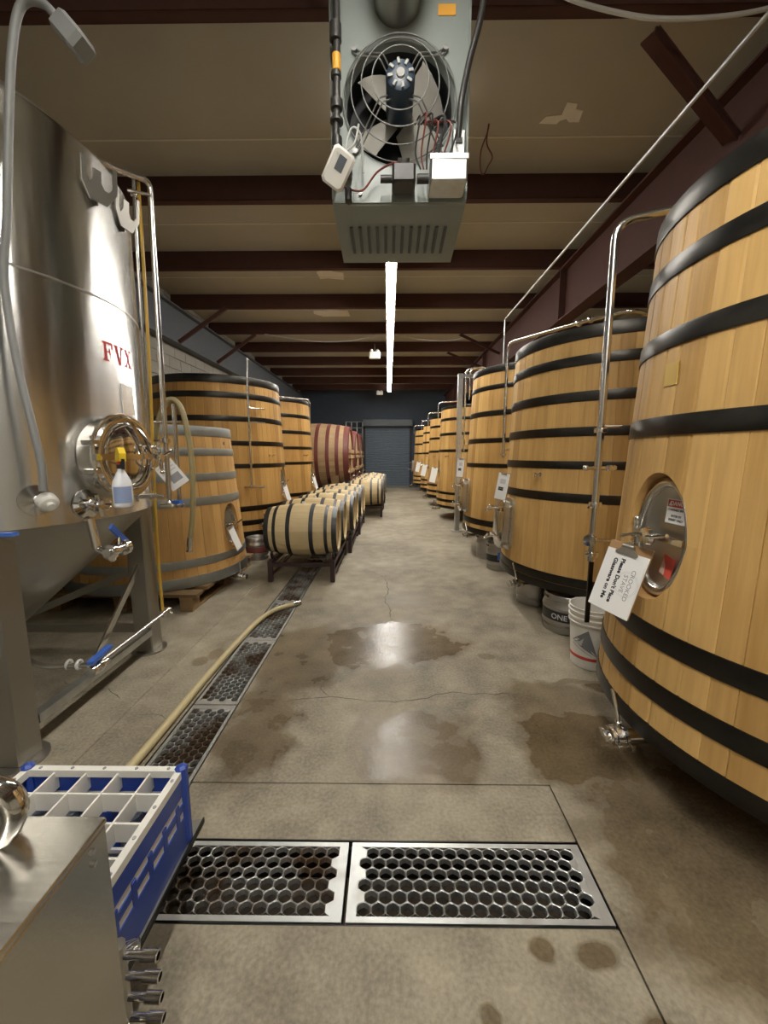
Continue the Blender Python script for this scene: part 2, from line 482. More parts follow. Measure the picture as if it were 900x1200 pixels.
# ---- floor: slabs with open joints on a dark bed, a trench left free for the grates
floor = tag(MB().box(XL-.2, XR+.2, YB-.2, YF+.2, -0.22, -0.15).build('floor', 'pit_dark', smooth=False), kind='structure',
            label='worn beige concrete floor with joints, cracks and wet spots')
TX0, TX1, TY0, TY1, GX1 = -1.145, -0.878, 1.055, 1.330, 0.716
def slab(x0, x1, y0, y1, g=0.004):
    MB().bbox(((x0+x1)/2, (y0+y1)/2, -0.075), (x1-x0-g, y1-y0-g, 0.15), 0.004).build('slab', 'concrete', floor, smooth=False)
for (y0, y1) in ((YB, 0.5), (0.5, 6.2), (6.2, 12.2), (12.2, YF)):
    slab(XL, -1.49, y0, y1)
for (y0, y1) in ((1.055, 6.2), (6.2, 12.2), (12.2, YF)):
    slab(-1.49, TX0, y0, y1)
slab(-1.49, 0.716, YB, TY0)
MB().box(0.719, XR, YB, 1.6, -.15, 0).build('slab', 'concrete', floor, smooth=False)
slab(TX1, 0.716, TY1, 1.598)
MB().box(TX1+.002, XR, 1.6, 6.598, -.15, 0).build('slab', 'concrete', floor, smooth=False)
for (y0, y1) in ((6.6, 12.2), (12.2, YF)):
    slab(TX1, XR, y0, y1, 0.003)
slab(TX0, TX1, 6.32, YF)
slab(TX0, -.992, TY0, TY1)
# cracks: thin dark ragged seams in the concrete
def crack(pts, w):
    r = random.Random(len(pts)*7+int(pts[0][0]*100))
    P = []
    for i in range(len(pts)-1):
        a, b = Vector(pts[i]), Vector(pts[i+1])
        n = max(2, int((b-a).length/0.05))
        for k in range(n):
            p = a.lerp(b, k/n); d = (b-a).normalized()
            P.append(p + Vector((-d.y, d.x))*r.uniform(-.012, .012))
    P.append(Vector(pts[-1]))
    v, f = [], []
    for i, p in enumerate(P):
        d = (P[min(i+1, len(P)-1)]-P[max(i-1, 0)]).normalized(); s = Vector((-d.y, d.x))*w*r.uniform(.4, 1.2)/2
        if i in (0, len(P)-1): s *= 0.1
        v += [(p.x+s.x, p.y+s.y, .0006), (p.x-s.x, p.y-s.y, .0006)]
    f = [(2*i, 2*i+1, 2*i+3, 2*i+2) for i in range(len(P)-1)]
    MB().add(v, f).build('crack', 'crack_dark', floor, smooth=False)
crack([(-.63, 2.19), (-.4, 2.24), (.0, 2.20), (.08, 2.2), (.4, 2.29), (.76, 2.28)], .008)
crack([(-.35, 2.23), (-.42, 2.33), (-.38, 2.5)], .005)
crack([(-.03, 4.6), (.0, 4.2), (-.03, 3.9), (.03, 3.5), (.02, 3.12)], .010)
crack([(-.3, 5.0), (-.15, 4.8), (-.03, 4.6)], .006)
crack([(-1.6, 2.2), (-1.75, 2.32), (-1.9, 2.28), (-2.1, 2.4)], .006)
crack([(-1.22, 2.02), (-1.33, 2.08), (-1.42, 2.06)], .005)
# steel edging of the trench
MB().box(TX0-.012, TX0, TY0, 12, -.15, -.001).box(TX1, TX1+.012, TY1, 12, -.15, -.001).box(TX1, GX1, TY1, TY1+.01, -.15, -.001) \
    .box(TX0, GX1, TY0-.01, TY0, -.15, -.001).box(GX1, GX1+.01, TY0-.01, TY1+.01, -.15, -.001) \
    .box(TX0, TX0+.012, TY0, 6.3, -.15, -.026).box(TX1-.012, TX1, TY1, 6.3, -.15, -.026).box(TX0, GX1, TY0, TY0+.012, -.15, -.026).box(TX1, GX1, TY1-.012, TY1, -.15, -.026) \
    .build('trench_edging', 'hoop_black', floor, smooth=False)

# ---- walls
wall_far = tag(MB().box(XL-.2, XR+.2, YF, YF+.2, -.15, 4.6).build('wall_far', 'wall_dark', smooth=False), kind='structure',
               label='dark blue-grey end wall behind the roll-up door')
tag(MB().box(XR, XR+.2, YB, YF, -.15, 4.6).build('wall_right', 'wall_pale', smooth=False), kind='structure')
tag(MB().box(XL-.2, XR+.2, YB-.2, YB, -.15, 4.6).build('wall_back', 'wall_pale', smooth=False), kind='structure')
wall_left = tag(MB().box(XL-.25, XL-.02, YB, YF, -.15, 4.6).build('wall_left', 'mortar', smooth=False), kind='structure',
                label='concrete block wall behind the left tanks')
bl = MB().bbox((0, 0, 0), (.1, .392, .192), .006).mesh('block', 'wall_block', smooth=False)
rest = MB()
for j in range(22):
    z = 0.1+j*.2
    for i in range(61):
        y = YB+.2+i*.4+(0.2 if j % 2 else 0)
        if y > YF-.2: continue
        if z > 2.5 and 3.4 < y < 9.6:
            b = link('block', bl, wall_left); b.location = (XL-.045, y, z)
        else:
            rest.box(XL-.095, XL+.005, y-.196, y+.196, z-.096, z+.096)
tag(rest.build('block_courses', 'wall_block', wall_left, smooth=False), kind='stuff')
# grey steel eave beam in front of the blocks, with its brackets
eb = MB().box(XL+.01, XL+.11, YB, YF, 3.42, 4.02).box(XL+.01, XL+.2, YB, YF, 3.40, 3.42).box(XL+.01, XL+.2, YB, YF, 4.02, 4.04)
eb.build('eave_beam', 'beam_grey', wall_left, smooth=False)

# ---- roll-up door
door = tag(link('door_1', None), 'dark grey roll-up door in the end wall', kind='structure')
dm = MB()
z = 0.02
while z < 2.72:
    dm.add([(-1.02, YF-.05, z), (.96, YF-.05, z), (.96, YF-.075, z+.02), (-1.02, YF-.075, z+.02), (.96, YF-.075, z+.055), (-1.02, YF-.075, z+.055),
            (.96, YF-.05, z+.075), (-1.02, YF-.05, z+.075)], [(0, 1, 2, 3), (3, 2, 4, 5), (5, 4, 6, 7)])
    z += .075
tag(dm.build('curtain_slats', 'door_grey', door, smooth=False), kind='stuff')
for x in (-1.07, 1.0): MB().box(x-.05, x+.05, YF-.11, YF, 0, 2.98).build('guide_rail', 'heater_dark', door, smooth=False)
MB().bbox((-.035, YF-.17, 2.84), (2.24, .32, .3), .04).build('roller_box', 'beam_grey', door, smooth=False)
MB().box(-1.02, .96, YF-.09, YF-.03, 0.001, .05).build('bottom_bar', 'conduit_grey', door, smooth=False)

# ---- ceiling
ceiling = tag(MB().box(XL-.2, XR+.2, YB, YF, ZC, ZC+.1).build('ceiling', 'ceiling_sheet', smooth=False), kind='structure',
              label='stained beige insulation sheet between dark red purlins')
def purlin_mesh():
    return MB().box(XL, XR, -.035, -.027, 0, .23).box(XL, XR, -.035, .045, 0, .01).box(XL, XR, .037, .045, 0, .03).mesh('purlin', 'steel_maroon', smooth=False)
pm = purlin_mesh()
py = [-4.6, -3.08, -1.55, -.02, 1.45, 2.78] + [4.57+1.527*k for k in range(9)]
for y in py:
    p = link('purlin', pm, ceiling); p.location = (0, y, ZP)
for y in [0.7, 4.06, 5.4, 6.9, 8.4, 10, 11.5]:
    MB().box(XL, XR, y-.008, y+.008, ZC-.004, ZC).build('seam_tape', 'seam_tape', ceiling, smooth=False)
def patch(cx, cy, poly):
    MB().prism([(cx+a, cy+b) for a, b in poly], ZC-.003, ZC).build('repair_patch', 'ceiling_patch', ceiling, smooth=False)
patch(0, 0, [(1.295, 3.911), (1.328, 3.838), (1.454, 3.825), (1.447, 3.701), (1.534, 3.715), (1.548, 3.77), (1.613, 3.784), (1.632, 3.9), (1.546, 3.899), (1.506, 3.863), (1.467, 3.883), (1.445, 3.919)][::-1])
patch(-.93, 6.85, [(-.2, -.14), (.0, -.24), (.06, -.14), (.22, -.10), (.2, .16), (-.05, .10), (-.18, .12)])
patch(-1.15, 8.55, [(-.34, -.12), (.0, -.18), (.34, -.14), (.36, .2), (-.2, .2), (-.36, .05)])
patch(-.35, 6.45, [(-.25, -.02), (.1, -.04), (.3, 0), (.25, .05), (-.2, .04)])
# big maroon rafter running along the right row, with stiffeners
BX = 2.52
MB().box(BX-.006, BX+.006, YB, YF, 3.36, 4.04).box(BX-.10, BX+.10, YB, YF, 3.34, 3.36).box(BX-.10, BX+.10, YB, YF, 4.03, 4.05) \
    .build('rafter_beam', 'steel_maroon', ceiling, smooth=False)
for y in (6.1, 10.8, 15.4):
    MB().box(BX-.10, BX+.10, y-.008, y+.008, 3.36, 4.03).build('stiffener_plate', 'steel_maroon', ceiling, smooth=False)
for (xa, ya, xb, yb) in ((1.62, 2.9, BX-.02, 3.30), (1.55, 9.15, BX-.03, 9.5), (1.5, 10.7, BX-.03, 11.0)):
    MB().bar((xa, ya, 4.03), (xb, yb, 3.72), .12, .012).bar((xa, ya-.05, 4.01), (xb, yb-.05, 3.70), .012, .05).build('flange_brace', 'steel_maroon', ceiling, smooth=False)
for y in (7.6, 9.2):
    MB().bar((XL+.2, y-.2, 3.42), (XL+1.0, y-.02, 4.05), .06, .06).build('flange_brace', 'steel_maroon', ceiling, smooth=False)

# ================================================================== LAMPS
def light_fixture(y0, y1, label):
    t = thing('linear_light', label, 'light', (0.035, (y0+y1)/2, 3.94), 0, 'ceiling light line over the aisle')
    L = (y1-y0)-.01
    MB().box(-.065, .065, -L/2, L/2, .0, .06).box(-.075, -.065, -L/2, L/2, -.03, .06).box(.065, .075, -L/2, L/2, -.03, .06).build('housing', 'plastic_white', t, smooth=False)
    MB().lathe([(0, -L/2), (.05, -L/2), (.05, L/2), (0, L/2)], 12, Matrix.Translation((0, 0, -.005)) @ Matrix.Rotation(-PI/2, 4, 'X')).build('diffuser', 'led', t)
    for y in (-L/2+.3, L/2-.3):
        MB().cyl((0, y, .06), (0, y, .34), .004, 6).build('hanger_rod', 'wire_grey', t)
edges = [-5.6, -3.2, -.8, 1.6, 4.0, 6.45, 8.9, 11.35, 13.8, 16.25]
for k in (0, 1, 2, 4, 5, 6, 7, 8):
    y0, y1 = edges[k], edges[k+1]
    if k == 8: lb = 'bright linear ceiling light over the aisle, farthest, nearest the roll-up door'
    elif k == 7: lb = 'bright linear ceiling light over the aisle, second from the roll-up door'
    elif k == 6: lb = 'bright linear ceiling light over the aisle, third from the roll-up door'
    elif k == 5: lb = 'bright linear ceiling light over the aisle, fourth from the roll-up door'
    elif k == 4: lb = 'bright linear ceiling light over the aisle, just beyond the hanging heater'
    else: lb = 'linear ceiling light behind the viewer, ' + ('closest to the back wall', 'middle one of three', 'just before the hanging heater')[k]
    light_fixture(y0, y1, lb)
for (x, y, z, lb) in ((-.33, 10.0, 3.80, 'small white emergency light box under a purlin, nearer the viewer'), (-.356, 16.9, 3.95, 'small white emergency light box under a purlin, nearer the end wall')):
    t = thing('emergency_light', lb, 'light', (x, y, z))
    MB().bbox((0, 0, 0), (.26, .10, .16), .02).build('case', 'plastic_white', t)
    for s in (-.07, .07): MB().sphere((s, -.02, .10), .04, 12, 6).build('lamp_head', 'plastic_cream', t)
    MB().cyl((0, 0, .07), (0, 0, 4.06-z), .01, 8).build('stem', 'wire_grey', t)

# ================================================================== DRAIN GRATES
def grate_mesh(L, W, field, nx=16, ny=6):
    p = (L-.085)/(nx+.0); q = p*.866*.9
    rout = p/math.sqrt(3); rin = rout*.86
    m = MB()
    th = .022
    H = (ny-1)*q
    for j in range(ny):
        for i in range(nx):
            cx = (i-(nx-1)/2)*p + (p/4 if j % 2 else -p/4); cy = (j-(ny-1)/2)*q
            ang = [PI/6+PI/3*k for k in range(6)]
            o = [(cx+rout*math.cos(a), cy+.9*rout*math.sin(a)) for a in ang]
            n = 12
            # hole with rounded corners: 12-gon between hexagon and circle
            h = []
            for k in range(n):
                a = PI/6+2*PI*k/n
                r = rin*(0.985 if k % 2 == 0 else .925)
                h.append((cx+r*math.cos(a), cy+.9*r*math.sin(a)))
            v = [(x, y, 0) for x, y in o] + [(x, y, -.002) for x, y in h] + [(cx+(x-cx)*.97, cy+(y-cy)*.97, -th) for x, y in h]
            f = []
            for k in range(6):
                a, b = 6+2*k, 6+(2*k+1) % n; c = 6+(2*k+2) % n
                f += [(k, a, b), (k, b, (k+1) % 6), ((k+1) % 6, b, c)]
            for k in range(n):
                k2 = (k+1) % n
                f.append((6+k, 6+n+k, 6+n+k2, 6+k2))
            m.add(v, f)
    nfield = len(m.f)
    # rim bars around the field
    x1 = (nx/2)*p+p/4-.0005; y1 = H/2+rout*.80
    z1 = .0008
    m.box(-L/2, L/2, y1, W/2, -th, z1).box(-L/2, L/2, -W/2, -y1, -th, z1).box(-L/2, -x1, -y1, y1, -th, z1).box(x1, L/2, -y1, y1, -th, z1)
    # blind half cells at the row ends
    for j in range(ny):
        cy = (j-(ny-1)/2)*q
        s_ = -1 if j % 2 else 1
        hp = [(s_*x1, cy+.9*rout), (s_*(x1-p/2), cy+.45*rout), (s_*(x1-p/2), cy-.45*rout), (s_*x1, cy-.9*rout)]
        m.prism(hp if s_ > 0 else hp[::-1], -th, 0)
    me = m.mesh('drain_grate', 'grate_steel', smooth=False)
    me.materials.append(MATS[field])
    for k, pl_ in enumerate(me.polygons): pl_.material_index = 1 if k < nfield else 0
    return me
g1 = grate_mesh(.843, .262, 'grate_steel'); g3 = grate_mesh(.843, .262, 'grate_dirty'); g2 = grate_mesh(.822, .256, 'grate_dirty')
GL = [(-.568+.0, 1.192, 0, g3, 'perforated steel drain grate in front of the blue glass rack'), (.289, 1.192, 0, g1, 'perforated steel drain grate across the aisle, right one with clean bright edges')]
names = ['perforated steel trench grate beside the blue glass rack, nearest of the long row', 'perforated steel trench grate, second from the glass rack',
         'perforated steel trench grate, third from the glass rack', 'perforated steel trench grate under the end of the tan floor hose',
         'perforated steel trench grate just in front of the barrel rack', 'trench grate under the first barrel rack']
for k in range(6): GL.append((-1.0115, 1.742+.83*k, PI/2, g2, names[k]))
for (x, y, rz, me, lb) in GL:
    o = tag(link('drain_grate', me), lb, 'drain grate', 'steel drain grates in the floor trench')
    o.location = (x, y, -.001); o.rotation_euler.z = rz

# ================================================================== FOEDERS (standing oak tanks)
def tank_r(t, z): return t['rb'] + (t['rt']-t['rb'])*(z-t['z0'])/(t['z1']-t['z0'])

def stave_mesh(t, w, mat):
    """one straight tapering stave, standing at angle 0 (outer face towards +x), unit width w at the foot"""
    v = []
    for z in (t['z0'], t['z1']):
        r = tank_r(t, z); ww = w*r/t['rb']/2; b = min(.004, ww*.1)
        sag = ww*ww/(2*r)
        v += [(r-.0035-sag, -ww, z), (r-sag*.8, -ww+b, z), (r, 0, z), (r-sag*.8, ww-b, z), (r-.0035-sag, ww, z), (r-.055, ww*.95, z), (r-.055, -ww*.95, z)]
    f = [(6, 5, 4, 3, 2, 1, 0), (7, 8, 9, 10, 11, 12, 13)] + [(i, (i+1) % 7, 7+(i+1) % 7, 7+i) for i in range(7)]
    return MB().add(v, f).mesh('stave', mat, smooth=False)

def cut_stave_mesh(t, w, mat, uc, hole):
    """stave whose centre lies at arc distance uc from the hatch centre, cut by the oval hatch"""
    a, b, hz = hole
    n = 10
    us = [-.5+k/n for k in range(n+1)]
    def zr(u):
        q = 1-((uc+u*w)/a)**2
        return b*math.sqrt(q) if q > 0 else 0.0
    out = []
    def pt(u, z, inner):
        r = tank_r(t, z); y = u*w*r/t['rb']
        rr = (r-.055) if inner else r - y*y/(2*r) - (.0035 if abs(u) > .499 else 0)
        return (rr, y, z)
    for part in (0, 1):
        v, f = [], []
        for u in us:
            lo, hi = (t['z0'], hz-zr(u)) if part == 0 else (hz+zr(u), t['z1'])
            v += [pt(u, lo, 0), pt(u, hi, 0), pt(u, hi, 1), pt(u, lo, 1)]
        for k in range(n):
            A, B = 4*k, 4*k+4
            f += [(A, B, B+1, A+1), (A+1, B+1, B+2, A+2), (A+2, B+2, B+3, A+3), (A+3, B+3, B, A)]
        f += [(0, 1, 2, 3), (4*n+3, 4*n+2, 4*n+1, 4*n)]
        out.append(MB().add(v, f).mesh('stave', mat, smooth=False))
    return out

def valve(M, parent, tube=.10, r=.019, handle='stainless', up=True, drop=0.0):
    """sanitary butterfly valve: tube along +z of M, clamp rings, lever; returns the part"""
    m = MB(M)
    m.lathe([(0, 0), (r, 0), (r, tube), (r*1.55, tube), (r*1.55, tube+.012), (r*1.2, tube+.014), (r*1.65, tube+.018), (r*1.65, tube+.05),
             (r*1.2, tube+.054), (r*1.55, tube+.056), (r*1.55, tube+.07), (r*.9, tube+.072), (r*.9, tube+.095), (r*1.3, tube+.095), (r*1.3, tube+.108), (0, tube+.112)], 16)
    m.cyl((0, r*1.4, tube+.034), (0, r*2.4, tube+.034), r*.45, 10)
    for zz in (.007, .063):      # wing nuts of the clamps
        m.cyl((r*1.5, 0, tube+zz), (r*2.7, 0, tube+zz), .005, 8).cbox((r*2.6, 0, tube+zz), (.006, .03, .012))
    p = m.build('valve', 'polished', parent)
    h = MB(M)
    h.tube([(0, r*2.3, tube+.034), (0, r*3.2, tube+.036), (-.035, r*3.6+.10, tube+.05)] if up else [(0, r*2.4, tube+.034), (r*1.0, r*2.9, tube+.034), (r*7.5, r*3.2, tube+.034)], .008, 8, .02)
    h.build('valve_handle', handle, p)
    return p

def wing_clamp(M, parent):
    m = MB(M).cyl((0, 0, -.02), (0, 0, .10), .008, 8).cyl((0, 0, .05), (0, 0, .075), .018, 12)
    m.bar((-.07, 0, .075), (.07, 0, .085), .014, .014, (0, 1, 0)).sphere((-.07, 0, .08), .011, 8, 6).sphere((.07, 0, .085), .011, 8, 6)
    return m.build('wing_nut', 'polished', parent)

def hatch_recessed(root, t, phi, hole, signs=False):
    a, b, hz = hole
    n = Vector((math.cos(phi), math.sin(phi), (t['rb']-t['rt'])/(t['z1']-t['z0']))).normalized()
    r = tank_r(t, hz)
    M = frame((r*math.cos(phi), r*math.sin(phi), hz), n)
    # cut wooden rim lining the opening
    N = 48
    v, f = [], []
    for k in range(N):
        A = 2*PI*k/N; c, s = math.cos(A), math.sin(A)
        for (q, d) in ((1.005, -.002), (.975, -.010), (.945, -.075), (1.02, -.075)):
            x = a*q*c
            v.append((x, b*(q*.5+.5 if q < 1 else q)*s, d - x*x/(2*r)))
    for k in range(N):
        k2 = (k+1) % N
        for j in range(4):
            j2 = (j+1) % 4
            f.append((k*4+j, k2*4+j, k2*4+j2, k*4+j2))
    MB(M).add(v, f).build('hatch_surround', 'oak_cut', root)
    h = MB(M).torus(1.0, .10, 48, 12, Matrix.Translation((0, 0, -.055)) @ Matrix.Diagonal((a*.84, b*.865, .22, 1))).build('hatch_frame', 'stainless', root)
    dp = [(0, -.10), (.35, -.098), (.62, -.085), (.74, -.068), (.80, -.062), (.82, -.070), (.80, -.09)]
    d = MB(M).lathe([(q, z_) for q, z_ in dp], 40, Matrix.Diagonal((a, b*1.04, 1, 1))).build('hatch_door', 'brushed', root)
    m = MB(M)
    m.bar((-a*.86, .0, -.03), (a*.86, .0, -.03), .026, .018, (0, 0, 1))
    m.lathe([(0, -.06), (.016, -.06), (.016, .0), (.036, .0), (.042, .012), (.036, .028), (0, .03)], 16)
    m.cyl((-a*.82, -.03, -.03), (-a*.82, .05, -.03), .012, 10).sphere((-a*.82, .055, -.03), .015, 10, 6)
    m.build('hatch_crossbar', 'polished', root)
    for sg in (-1, 1):
        MB(M).tube([(0, 0, .02), (sg*.05, .004, .03), (sg*.15, .03*sg, .035)], .008, 8, .02).build('hatch_lever', 'polished', root)
    if signs:
        S = M @ Matrix.Translation((a*.20, b*.42, -.072)) @ Matrix.Rotation(.0, 4, 'Z')
        sg = MB(S).box(-.062, .062, -.052, .052, 0, .0015).build('warning_sign', 'paper', root, smooth=False)
        tag(sg, 'white warning sticker with red band reading DANGER')
        MB(S).box(-.058, .058, .018, .048, .0015, .002).build('sign_band', 'ink_red', sg, smooth=False)
        MB(S).prism([(-.052, .023), (-.030, .023), (-.041, .044)], .002, .0024).build('warning_triangle', 'paper', sg, smooth=False)
        text('DANGER', .026, 'paper', S @ Matrix.Translation((.012, .033, .0022)), sg, .0006)
        text('CONFINED SPACE', .0135, 'ink', S @ Matrix.Translation((0, .006, .0018)), sg, .0003)
        text('ENTER BY', .0135, 'ink', S @ Matrix.Translation((0, -.020, .0018)), sg, .0003)
        text('PERMIT ONLY', .0135, 'ink', S @ Matrix.Translation((0, -.037, .0018)), sg, .0003)
        S = M @ Matrix.Translation((a*.10, -b*.46, -.080)) @ Matrix.Rotation(-.22, 4, 'Z')
        st = MB(S).box(-.036, .036, -.046, .046, 0, .0015).build('red_sticker', 'sticker_red', root, smooth=False)
        tag(st, 'red and pale sticker on the hatch door')
        MB(S).prism([(-.034, -.044), (-.005, -.044), (-.012, .0), (-.034, .03)], .0015, .002).build('sticker_patch', 'sticker_pale', st, smooth=False)
    return M

def hatch_box(root, t, phi, hz, w=.24, h=.42, d=.065):
    """square-necked steel manway standing proud of the staves, held by wing nuts"""
    r = tank_r(t, hz)
    n = Vector((math.cos(phi), math.sin(phi), (t['rb']-t['rt'])/(t['z1']-t['z0']))).normalized()
    M = frame((r*math.cos(phi), r*math.sin(phi), hz), n)
    def rr(w_, h_, c, k=6):
        P = []
        for (sx, sy, a0) in ((1, 1, 0), (-1, 1, PI/2), (-1, -1, PI), (1, -1, 3*PI/2)):
            for i in range(k+1):
                a = a0+PI/2*i/k
                P.append((sx*(w_/2-c)+c*math.cos(a), sy*(h_/2-c)+c*math.sin(a)))
        return P
    def shell(rings):
        m = MB(M); n_ = None; v, f = [], []
        for (w_, h_, c, z_) in rings:
            q = rr(w_, h_, c); n_ = len(q); v += [(x, y, z_) for x, y in q]
        for k in range(len(rings)-1):
            f += [(k*n_+i, k*n_+(i+1) % n_, (k+1)*n_+(i+1) % n_, (k+1)*n_+i) for i in range(n_)]
        f.append(tuple(range((len(rings)-1)*n_, len(rings)*n_)))
        return m.add(v, f)
    shell([(w+.07, h+.07, .06, -.06), (w+.07, h+.07, .06, .012), (w+.02, h+.02, .05, .015), (w, h, .05, .02), (w, h, .05, d), (w+.05, h+.05, .06, d), (w+.05, h+.05, .06, d+.01), (w-.02, h-.02, .08, d+.011)]).build('hatch_frame', 'brushed', root)
    shell([(w+.05, h+.05, .1, d+.012), (w+.05, h+.05, .1, d+.022), (w*.8, h*.8, .09, d+.045), (w*.3, h*.3, .04, d+.05)]).build('hatch_door', 'stainless', root)
    for y in (-h*.33, h*.33):
        MB(M).bar((-w*.62, y, d+.05), (w*.62, y, d+.05), .03, .02, (0, 0, 1)).build('hatch_crossbar', 'polished', root)
        wing_clamp(M @ Matrix.Translation((0, y, d+.05)) @ Matrix.Rotation(.5, 4, 'Z'), root)
    for y in (-h*.4, -h*.15, h*.15, h*.4):
        for x in (-w/2-.022, w/2+.022):
            MB(M).cyl((x, y, .01), (x, y, .026), .009, 8).build('bolt', 'polished', root)
    return M

def foeder(label, loc, z0, z1, rb, rt, hoops, n, phi=PI, wood_m='oak', hoop_m='hoop_black', hole=None, box=None, separate=True, signs=False, supports=True, group=None, seed=1):
    """root Empty on the floor under the tank"""
    t = dict(z0=z0, z1=z1, rb=rb, rt=rt)
    root = thing('oak_foeder', label, 'wooden tank', loc, 0, group)
    rnd = random.Random(seed)
    ws = [rnd.uniform(.8, 1.25) for _ in range(n)]; S = sum(ws)
    w0 = 2*PI*rb/n
    proto = stave_mesh(t, w0, wood_m) if separate else None
    joined = MB()
    a = rnd.uniform(0, 1)
    for w in ws:
        da = 2*PI*w/S; ang = a+da/2; a += da
        if hole:
            rh = tank_r(t, hole[2])
            d = (ang-phi+PI) % (2*PI)-PI
            if abs(d)*rh < hole[0]+da*rh/2:
                for me in cut_stave_mesh(t, da*rb, wood_m, d*rh, hole):
                    if separate:
                        o = link('stave', me, root); o.rotation_euler.z = ang
                    else:
                        joined.add([tuple(v.co) for v in me.vertices], [tuple(p.vertices) for p in me.polygons], Matrix.Rotation(ang, 4, 'Z'))
                continue
        if separate:
            o = link('stave', proto, root); o.rotation_euler.z = ang
            o.scale.y = da*rb/w0
        else:
            ww = da*rb/2; v = []
            for z in (z0, z1):
                r = tank_r(t, z); q = ww*r/rb
                v += [(r-.004, -q, z), (r, -q*.9, z), (r, q*.9, z), (r-.004, q, z)]
            joined.add(v, [(i, i+1, i+5, i+4) for i in range(3)], Matrix.Rotation(ang, 4, 'Z'))
    if not separate:
        tag(joined.build('staves', wood_m, root, smooth=False), kind='stuff')
    for (h0, h1) in hoops:
        r0, r1 = tank_r(t, h0), tank_r(t, h1)
        MB().lathe([(r0-.004, h0), (r0+.0055, h0), (r0+.0065, h0+.003), (r1+.0065, h1-.003), (r1+.0055, h1), (r1-.004, h1)], 80, closed=True).build('hoop', hoop_m, root)
    MB().lathe([(0, z1-.09), (rt-.05, z1-.09), (rt-.05, z1-.05), (0, z1-.05)], 48).build('top_head', wood_m, root)
    MB().lathe([(0, z0+.03), (rb-.05, z0+.03), (rb-.05, z0+.07), (0, z0+.07)], 48).build('bottom_head', wood_m, root)
    if supports:
        for x in (-rb*.28, rb*.28):
            L = math.sqrt(max(.01, rb*rb*.7-x*x))
            MB().box(x-.07, x+.07, -L, L, z0-.10, z0+.03).build('bearer', 'pallet_wood', root, smooth=False)
            for y in (-L+.12, 0, L-.12):
                MB().box(x-.09, x+.09, y-.09, y+.09, 0, z0-.10).build('foot_block', 'pallet_wood', root, smooth=False)
    if hole: hatch_recessed(root, t, phi, hole, signs)
    if box: hatch_box(root, t, phi, box)
    return root, t

def on_tank(t, phi, z, out=0.0):
    """frame on the wall of a tank (local to its root)"""
    r = tank_r(t, z)+out
    return frame((r*math.cos(phi), r*math.sin(phi), z), (math.cos(phi), math.sin(phi), 0))

def bottom_valve(root, t, phi, z=None, r=None, vr=.024):
    z = t['z0']-.045 if z is None else z
    r = t['rb']-.12 if r is None else r
    M = frame((r*math.cos(phi), r*math.sin(phi), z), (math.cos(phi), math.sin(phi), 0))
    return valve(M, root, tube=.10, r=vr)

def riser(root, pts, r, ring_z=(), brackets=()):
    """standing stainless wash pipe with clamp rings and stand-off brackets"""
    p = MB().tube(pts, r, 12, .09).build('wash_pipe', 'stainless', root)
    x, y = pts[0][0], pts[0][1]
    for z in ring_z:
        MB().lathe([(r, z-.014), (r*1.7, z-.012), (r*1.8, z), (r*1.7, z+.012), (r, z+.014)], 16, Matrix.Translation((x, y, 0))).build('pipe_clamp', 'polished', p)
    for (z, ex, ey) in brackets:
        MB().tube([(x, y, z), (ex, ey, z)], .008, 8).build('pipe_bracket', 'polished', p)
    return p

def knot(root, t, phi, z, r=.018):
    MB(on_tank(t, phi, z, -.003)).lathe([(0, .004), (r*.7, .0045), (r, .003), (r, -.01)], 14).build('bung_plug', 'knot', root)

def sample_tap(root, t, phi, z):
    M = on_tank(t, phi, z, -.005)
    m = MB(M).lathe([(.018, 0), (.018, .006), (.010, .008), (.010, .06), (.014, .062), (.014, .075), (0, .077)], 12)
    m.tube([(0, 0, .055), (.03, .004, .06), (.065, .006, .06)], .006, 8, .01).tube([(0, 0, .06), (0, -.03, .065)], .006, 8)
    return m.build('sample_tap', 'polished', root)

R1, t1 = foeder('oak foeder with open oval hatch and hanging clipboard, nearest on the right', (2.07, 1.72, 0), .245, 2.51, .977, .86,
    [(2.415, 2.512), (2.191, 2.269), (1.893, 1.969), (1.531, 1.612), (.651, .735), (.429, .511), (.243, .317)], 54, hole=(.185, .275, 1.10), signs=True, seed=3, group='standing oak foeders')
bottom_valve(R1, t1, PI+.05, .185, .90, .031)
# the wash pipe that climbs the tank's far flank and bends over the rim
px, py_ = 1.137-2.07, 2.2-1.72
wp = riser(R1, [(px, py_, .86), (px, py_, 2.60), (px+.26, py_-.06, 2.63), (px+.50, py_-.12, 2.63), (px+.50, py_-.12, 2.42)], .019, (1.58, 1.18, .90), ((1.60, px+.10, py_-.02), (.98, px+.12, py_-.02)))
m = MB().tube([(px-.07, py_-.02, 1.38), (px+.08, py_+.01, 1.38)], .009, 8).sphere((px-.075, py_-.02, 1.38), .016, 10, 6).bbox((px+.07, py_, 1.38), (.06, .03, .03), .01)
m.build('cross_handle', 'polished', wp)
MB().tube([(px-.045, py_-.02, 1.165), (px, py_, 1.165)], .007, 8).build('pipe_pin', 'polished', wp)
MB(frame((px-.03, py_-.03, .985), (-.6, -.8, 0))).lathe([(0, -.02), (.030, -.02), (.034, -.015), (.034, .012), (.03, .016), (0, .017)], 20).build('pressure_gauge', 'polished', wp)
MB().box(px-.010, px+.014, py_-.006, py_+.006, .50, .87).build('pipe_stay', 'hoop_black', wp, smooth=False)
# brass name plate
bp_ = MB(on_tank(t1, math.atan2(1.735-1.72, 1.17-2.07), 1.78, .002)).box(-.036, .036, -.046, .046, -.004, .003).build('name_plate', 'brass', R1, smooth=False)
bp_['label'] = 'small blank brass plate'

